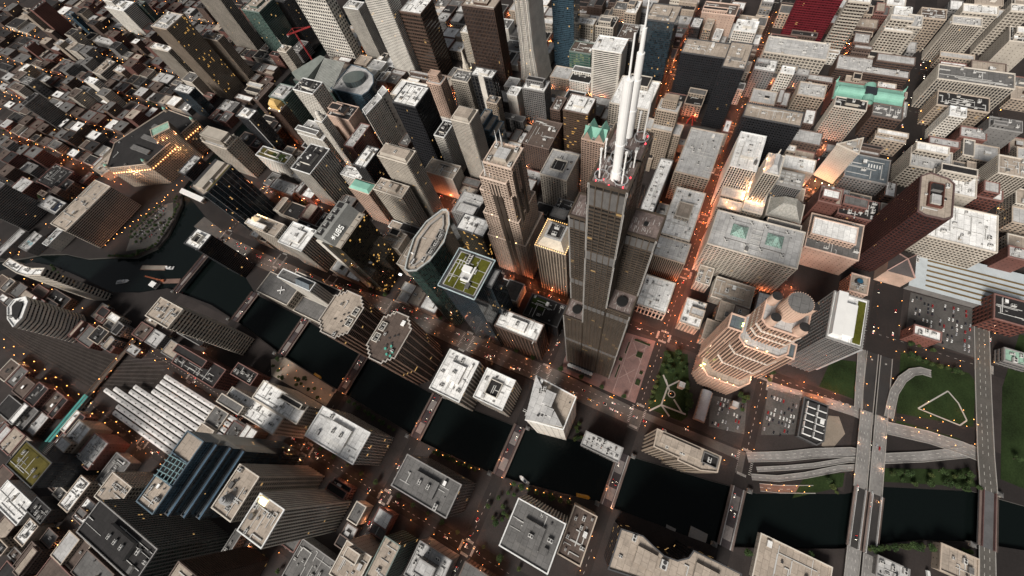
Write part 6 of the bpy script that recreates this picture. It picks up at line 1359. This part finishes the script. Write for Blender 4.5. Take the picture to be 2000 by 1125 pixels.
for x, y, rz, g in LP[300:]:
    c, s = math.cos(rz), math.sin(rz); hx, hy = x + 1.6 * c, y + 1.6 * s; mb.cyl(hx, hy, 7.4, 8.2, .36, .26, 6, 0); mb.bar((x, y, 0), (x, y, 7.5), .2, 1); mb.bar((x, y, 7.5), (hx, hy, 7.8), .15, 1)
if mb.f: DL = tag(mb.build('distant_street_lamps', [surf('sodium_lamp_far', (1, .55, .2), emit=(1, .40, .09), es=16), DARK]), 'many tiny orange street lamps dotted along the farther streets', 'street lamps', None, 'stuff')
for k_, (x, y, rz, g) in enumerate(LP[300:]):
    if 'far left streets' not in g or k_ % 2: link('lamp_light', lamp_kind(x, y, g), DL, (x, y, 6.9))
print('lamps', len(LP))

# ------------------------------------------------------------------ trees
def tree_meshes(seed, h, r, col):
    rr = random.Random(seed); t = MB(); t.cyl(0, 0, 0, h * .42, .34, .22, 7)
    tips = []
    for k in range(6):
        a = k * 1.05 + rr.uniform(-.3, .3); e = rr.uniform(.5, 1.0); tip = (r * .62 * math.cos(a) * e, r * .62 * math.sin(a) * e, h * rr.uniform(.5, .85)); t.bar((0, 0, h * rr.uniform(.3, .42)), tip, .2); tips.append(tip)
    tips.append((0, 0, h * .85)); c = MB()
    for tip in tips:
        R_ = r * rr.uniform(.38, .58)
        for _ in range(75):
            v = Vector((rr.gauss(0, 1), rr.gauss(0, 1), rr.gauss(0, .8))).normalized() * R_ * (rr.random() ** .4); p = Vector(tip) + v
            u = Vector((rr.uniform(-1, 1), rr.uniform(-1, 1), rr.uniform(-.6, .6))).normalized(); w = u.cross(Vector((rr.uniform(-.5, .5), rr.uniform(-.5, .5), 1))).normalized(); s = rr.uniform(.3, .62)
            c.face([p - u * s - w * s * .6, p + u * s - w * s * .6, p + u * s * .8 + w * s * .7, p - u * s * .6 + w * s * .8], rr.choice((0, 0, 1)))
    a = t.build('trunk', surf('bark', (.06, .045, .035), .9)); b = c.build('crown', [surf('foliage', col, .8, .2, .45, .2, .9), surf('foliage_pale', dim(col, 1.7), .8, .2, .4, .2, .9)])
    m = (a.data, b.data); bpy.data.objects.remove(a); bpy.data.objects.remove(b); return m
TM = [tree_meshes(s, h, r, c) for s, h, r, c in ((1, 9, 4, (.030, .050, .016)), (2, 11, 4.6, (.024, .042, .014)), (3, 7.5, 3.4, (.038, .056, .018)), (4, 6, 3.2, (.042, .054, .016)))]
rt = random.Random(5)
def plant(x, y, lab, grp, z=.2, k=None):
    if built(x, y, 1) or wet(x, y) or not seen((x, y, 9)): return
    m = TM[rt.randrange(4) if k is None else k]; o = thing('tree', lab, 'tree', (x, y, z), rt.uniform(0, 6), grp); s = rt.uniform(.75, 1.25); o.scale = (s, s, s); link('trunk', m[0], o); link('crown', m[1], o)
def scatter(poly, n, lab, grp, gap=5):
    x0, y0, x1, y1 = bbox(poly); pts = []
    for _ in range(n * 30):
        if len(pts) >= n: break
        x, y = rt.uniform(x0, x1), rt.uniform(y0, y1)
        if inpoly(x, y, poly) and all(math.dist((x, y), p) > gap for p in pts): pts.append((x, y)); plant(x, y, lab, grp)
def avenue(a, b, n, lab, grp):
    for k in range(n): t = (k + .5) / n; plant(a[0] + (b[0] - a[0]) * t + rt.uniform(-.8, .8), a[1] + (b[1] - a[1]) * t + rt.uniform(-.8, .8), lab, grp)
L1 = 'dark leafy tree in the small park with star paths'
scatter([(42, -99), (46, -128), (12, -138), (-4, -112), (2, -102)], 14, L1, 'trees in the star path park', 4.6); avenue((-48, -101), (0, -101), 6, L1, 'trees in the star path park'); avenue((6, -140), (-36, -152), 7, L1, 'trees in the star path park'); avenue((-10, -150), (-30, -156), 4, L1, 'trees in the star path park'); scatter([(0, -200), (22, -205), (18, -222), (-4, -220)], 6, 'tree beside the granite tower podium', 'trees by the granite tower podium', 4)
L2 = 'leafy tree around the parking lot on the river point'
for a, b, n in (((-42, 990), (-80, 972), 6), ((-80, 972), (-150, 955), 9), ((-150, 955), (-190, 985), 7), ((-190, 985), (-212, 1045), 8), ((-150, 1046), (-62, 1034), 10), ((-160, 1030), (-80, 1010), 9), ((-165, 1008), (-95, 990), 7), ((-28, 1012), (-45, 1005), 3)): avenue(a, b, n, L2, 'trees of the river point lot')
L3 = 'leafy tree on the grassy river bank at lower right'
scatter([(14, -490), (30, -478), (6, -420), (-8, -392), (-24, -396)], 16, L3, 'river bank trees', 4); scatter([(98, -516), (102, -640), (24, -640), (26, -520)], 26, L3, 'river bank trees', 6)
for a, b, n in (((-104, -382), (-72, -438), 12), ((-75, -434), (-56, -486), 8), ((-170, -258), (-136, -332), 10), ((-60, -355), (-44, -330), 4)): avenue((a[0] - 4, a[1]), (b[0] - 4, b[1]), n, 'low bushy tree on the near bank at lower right', 'near bank trees')
avenue((-238, 92), (-244, 170), 9, 'small round tree on the terrace by the dark grey roofed block', 'terrace trees'); avenue((-244, 235), (-238, 340), 10, 'dark round tree beside the white roofed riverside block', 'riverside block trees'); scatter([(-240, 515), (-230, 500), (-236, 380), (-258, 380), (-258, 500)], 13, 'small tree on the sandy riverside plaza', 'plaza trees', 7)
avenue((-232, 42), (-214, -70), 10, 'small tree along the river walk by the yellow water taxi', 'river walk trees'); scatter([(-296, 60), (-252, 58), (-238, 30), (-252, 16), (-296, 22)], 12, 'dense tree at the corner below the dark grey roofed block', 'corner trees', 5)
scatter([(-154, -24), (-142, -12), (-108, -12), (-130, -30)], 7, 'tree on the strip right of the white triangle tower', 'trees by the triangle tower', 4); avenue((-170, 40), (-158, -4), 6, 'tree on the bank in front of white triangle tower', 'trees by the triangle tower')
avenue((160, -402), (160, -470), 8, 'tree along the curved lawn edge', 'lawn edge trees'); avenue((48, -244), (150, -246), 9, 'street tree by the open car parks', 'car park trees'); avenue((14, -176), (16, -226), 6, 'street tree by the open car parks', 'car park trees'); scatter([(176, -378), (190, -420), (176, -440)], 4, 'street tree by the open car parks', 'car park trees', 5)
for y0, y1 in ((-80, 55), (70, 195), (212, 350), (370, 500)): avenue((-52, y0), (-50, y1), 4, 'street tree on the riverside avenue', 'avenue trees'); avenue((-318, y0), (-318, y1), 5, 'street tree on the street behind the river blocks', 'canal street trees')
scatter([(40, 655), (70, 655), (70, 690), (40, 690)], 8, 'tree in the corner square beside the ribbed black tower', 'corner square trees', 5); scatter([(500, 240), (560, 225), (570, 205), (510, 215)], 10, 'tree on the sunken plaza beside the white striped tower', 'sunken plaza trees', 5)
avenue((-305, 1040), (-282, 1190), 12, 'dark tree along the north branch bank', 'north branch trees')
scatter([(180, -325), (215, -325), (215, -300), (180, -300)], 8, 'tree in the lit court below the red tower', 'court trees', 5); scatter([(255, -560), (300, -600), (350, -560)], 6, L3, 'river bank trees')
scatter([(-545, 320), (-470, 320), (-470, 210), (-545, 210)], 12, 'tree in the lower left yard', 'yard trees', 7)

for x in XN[4:11]:
    for k in range(7): yy = rt.uniform(1300, 2300); plant(x + rt.choice((-6, 6)), yy, 'street tree among the low far left blocks', 'far left street trees', .1)
# ------------------------------------------------------------------ vehicles
def car_mesh(col, lights):
    m = MB(); L, w = 2.3, .92
    m.prism(rect(-L, -w, L, w), .35, .95, 0, poly2=rect(-L + .1, -w + .06, L - .12, w - .06)); m.prism(rect(-1.5, -w + .1, 1.0, w - .1), .95, 1.5, 1, 0, poly2=rect(-1.1, -w + .24, .45, w - .24))
    for x in (-1.4, 1.4):
        for s in (-1, 1):
            c = [(x + .34 * math.cos(a * .785), s * w, .34 + .34 * math.sin(a * .785)) for a in range(8)]; m.face(c, 2); m.face([(p[0], p[1] + s * .05, p[2]) for p in c], 2)
    for s in (-.6, .6): m.box(L - .1, s - .18, .6, L + .03, s + .18, .85, 3); m.box(-L - .03, s - .18, .6, -L + .1, s + .18, .85, 4)
    on = ((1, .9, .7), 14) if lights else ((1, .9, .7), 0); rd = ((1, .05, .03), 9 if lights else 0)
    o = m.build('car', [surf('car_paint', col, .25, .6, .05), surf('car_glass', (.02, .022, .025), .1, .5), surf('tyre', (.02, .02, .02), .9), surf('headlamp', (.8, .8, .8), emit=on[0], es=on[1]), surf('tail_lamp', (.4, .02, .02), emit=rd[0], es=rd[1])]); d = o.data; bpy.data.objects.remove(o); return d
CC = [('white', (.7, .7, .68)), ('dark', (.02, .02, .022)), ('silver', (.35, .35, .36)), ('red', (.3, .02, .02)), ('white', (.72, .72, .7)), ('dark', (.03, .03, .04))]
CP = [(n, car_mesh(c, False), car_mesh(c, True)) for n, c in CC]; TAXI = car_mesh((.7, .38, .02), True)
rc = random.Random(9); NC = 0
def car(x, y, rz, where, z=.06, on=False, taxi=False):
    global NC
    if NC >= 300 or built(x, y, 1) or not seen((x, y, 1.6 + z)): return
    n, a, b = rc.choice(CP)
    if taxi: n, a, b = 'yellow', TAXI, TAXI
    NC += 1; tag(link('car', b if on else a, None, (x, y, z), rz), '%s car %s' % (n, where), 'car', '%s cars %s' % (n, where))
def lot(x0, y0, nx, ny, dx, dy, rz, where, fillp, z=.25):
    for i in range(nx):
        for j in range(ny):
            if rc.random() < fillp: car(x0 + i * dx + rc.uniform(-.5, .5), y0 + j * dy + rc.uniform(-.3, .3), rz + rc.uniform(-.06, .06) + rc.choice((0, 3.14)), where, z)
lot(-16, -252, 7, 9, 8, -4, 0, 'parked in open lot beside the walled substation', .5); lot(-36, -188, 6, 9, 7.5, -4, 0, 'parked in the lot right of the granite tower', .45); lot(200, -404, 10, 15, 6.8, -5, 0, 'parked in the lot by the long station roof', .4)
lot(-150, 1020, 15, 3, 6, 8, 1.2, 'parked on the river point lot', .5, .14); lot(-138, 985, 9, 3, 6, 9, 1.2, 'parked on the river point lot', .5, .14)
for y in YS[1:]:
    for k in range(46):
        x = rc.uniform(-40, 930)
        if y == -373: car(x, y + rc.choice((-12, -8, -4, 4, 8, 12)), 0 if rc.random() < .5 else 3.14, 'in traffic on the boulevard', .06, True)
        elif k < 9: s = rc.choice((-1, 1)); car(x, y + s * rc.choice((2, 5.5)), 0 if s < 0 else 3.14, 'on a street between the towers', .06, True, rc.random() < .15)
    if y > -373:
        for k in range(5): s = rc.choice((-1, 1)); car(rc.uniform(-640, -250), y + s * 2.4, 0 if s < 0 else 3.14, 'on a street west of the river', .06, True)
        for k in range(3): s = rc.choice((-1, 1)); car(rc.uniform(interp(BW, y), interp(BE, y)), y + s * 2.4, 0 if s < 0 else 3.14, 'crossing a bridge', .6, True)
for k in range(60):
    y = rc.uniform(-230, 780); s = rc.choice((-1, 1)); xx = -70 + (-14 if y > 480 else 0); car(xx + s * rc.choice((3, 6.5, 10)), y, 1.57 if s > 0 else -1.57, 'on the riverside avenue', .07, True, rc.random() < .12)
for k in range(14): s = rc.choice((0, 1)); x = rc.uniform(-280, 50); car(x, (-367 if s else -383) - 3.5 * rc.choice((-1, 0, 1)) + (x - 10) * .03, 3.14 if s else 0, 'on the raised expressway', 5.15, rc.random() < .4)
for x in (62, 182, 300, -330, -452):
    for k in range(14): s = rc.choice((-1, 1)); car(x + s * 2.6, rc.uniform(-230, 800), 1.57 if s > 0 else -1.57, 'on a cross street', .06, True)
print('cars', NC)
# ------------------------------------------------------------------ boats and trailers
def boat(name, lab, cat, x, y, rz, L, w, hull, parts):
    root = thing(name, lab, cat, (x, y, -4), rz); g = MB(); n = 8
    out = [(-L / 2, -w / 2), (L * .2, -w / 2), (L * .38, -w * .36), (L / 2, 0), (L * .38, w * .36), (L * .2, w / 2), (-L / 2, w / 2)]
    g.prism(out, -.3, 1.4, 0, 1, poly2=[(a * 1.02, b * 1.04) for a, b in out]); g.build('hull', hull, root, (0, 0, 0))
    for nm, x0, x1, ww, z0, z1, m in parts: g = MB(); g.prism(rect(x0, -ww / 2, x1, ww / 2), z0, z1, 0, 1, poly2=inset(rect(x0, -ww / 2, x1, ww / 2), .2)); g.build(nm, m, root, (0, 0, 0))
    return root
YEL = surf('taxi_yellow', (.62, .30, .02), .5, .4); NAVY = surf('navy_paint', (.03, .05, .1), .4, .5); CW = windows((.6, .6, .6), (.03, .04, .05), 1.4, 2.2, .75, .5, .1)
boat('water_taxi', 'yellow water taxi on the river by the sandy plaza', 'water taxi', -228, 420, -1.62, 17, 5, [YEL, YEL], [('cabin', -6, 4, 4, 1.4, 3.2, [CW, YEL])])
boat('water_taxi', 'yellow water taxi moored near the pale railed bridge', 'water taxi', -203, -58, -1.3, 19, 5.4, [YEL, YEL], [('cabin', -8, 5, 4.4, 1.4, 3.4, [CW, YEL])])
boat('motor_yacht', 'small white and navy boat moored left of the pale railed bridge', 'boat', -220, 26, 1.3, 17, 5, [NAVY, WHITE], [('cabin', -6, 3, 3.8, 1.4, 3.2, [CW, WHITE]), ('flybridge', -4, 0, 3, 3.2, 4.4, [CW, NAVY])])
boat('tour_boat', 'white tour boat alone on the wide north branch', 'tour boat', -245, 967, -1.05, 30, 8, [WHITE, WHITE], [('cabin', -11, 6, 6, 1.4, 3.6, [CW, WHITE]), ('upper_deck', -9, 2, 4.6, 3.6, 5.4, [CW, roofm('l')])])
root = thing('barge', 'long rust grey cargo barge pushed past the river point', 'barge', (-192, 922, -4), -1.22); g = MB(); g.box(-32, -5.5, -.5, 32, 5.5, 1.8); g.box(-30, -4.6, 1.8, 30, 4.6, 2.1, 1); g.build('hull', [surf('rust_hull', (.16, .10, .08), .7), surf('cargo_sand', (.22, .19, .16), .9)], root, (0, 0, 0))
boat('tugboat', 'white tugboat behind the long cargo barge', 'tugboat', -178, 884, -1.22 + 3.14, 22, 7, [NAVY, roofm('l')], [('deckhouse', -6, 5, 5, 1.4, 4, [CW, WHITE]), ('wheelhouse', -1, 4, 3.4, 4, 7, [CW, WHITE])])
root = thing('crane_barge', 'rust brown crane barge moored by the near left bank', 'barge', (-203, 862, -4), -1.18); g = MB(); g.box(-30, -5, -.5, 30, 5, 1.5); g.build('hull', surf('rust_hull', (.16, .10, .08), .7), root, (0, 0, 0))
g = MB(); lattice(g, (-10, 0, 3), (-44, 6, 14), 1.6, 14); g.box(-12, -2, 1.5, -6, 2, 5); g.build('crane_boom', surf('crane_rust', (.3, .09, .04), .6), root, (0, 0, 0))
root = thing('pier_house', 'small white roofed pier house by the crane barge', 'pier house', (-222, 880, 0)); g = MB(); g.box(-228, 868, -4, -214, 892, .3, 2); g.box(-227, 872, .3, -216, 888, 5, 0, 1); g.build('house', [CONC, WHITE, DARK], root, (-222, 880, 0))
root = thing('mooring_dock', 'concrete dock box beside scooped riverside block', 'dock', (-183, -205, -4)); g = MB(); g.box(-192, -217, -8, -174, -196, -1.5); g.box(-190, -180, -8, -186, -168, -2.5); g.build('platform', CONC, root, (-183, -205, -4))
for k, (x, y, rz, c) in enumerate(((-128, -428, .3, 'white'), (-134, -434, .3, 'grey'), (-108, -446, .2, 'white'), (-150, -436, 1.2, 'red'), (-156, -442, 1.2, 'white'), (-100, -468, .1, 'grey'))):
    root = thing('semi_trailer', '%s box trailer parked in the bottom right yard, %s' % (c, ['near the expressway', 'between two white ones', 'close to river trees', 'among pale trailers', 'beside the red one', 'by tan warehouse'][k]), 'trailer', (x, y, .05), rz, 'box trailers in the yard')
    g = MB(); g.box(-7, -1.3, 1.1, 7, 1.3, 4); g.build('box', surf('trailer_' + c, dict(white=(.6, .6, .58), grey=(.3, .3, .3), red=(.3, .04, .03))[c], .6), root, (0, 0, 0)); g = MB()
    for xx in (-5.5, -4.3, 5): g.cyl(xx, 0, 0, 1, .5, .5, 8); 
    g.build('undercarriage', DARK, root, (0, 0, 0))
for o in list(S.objects):
    if o.type == 'EMPTY' and o.parent is None: o.empty_display_size = 1
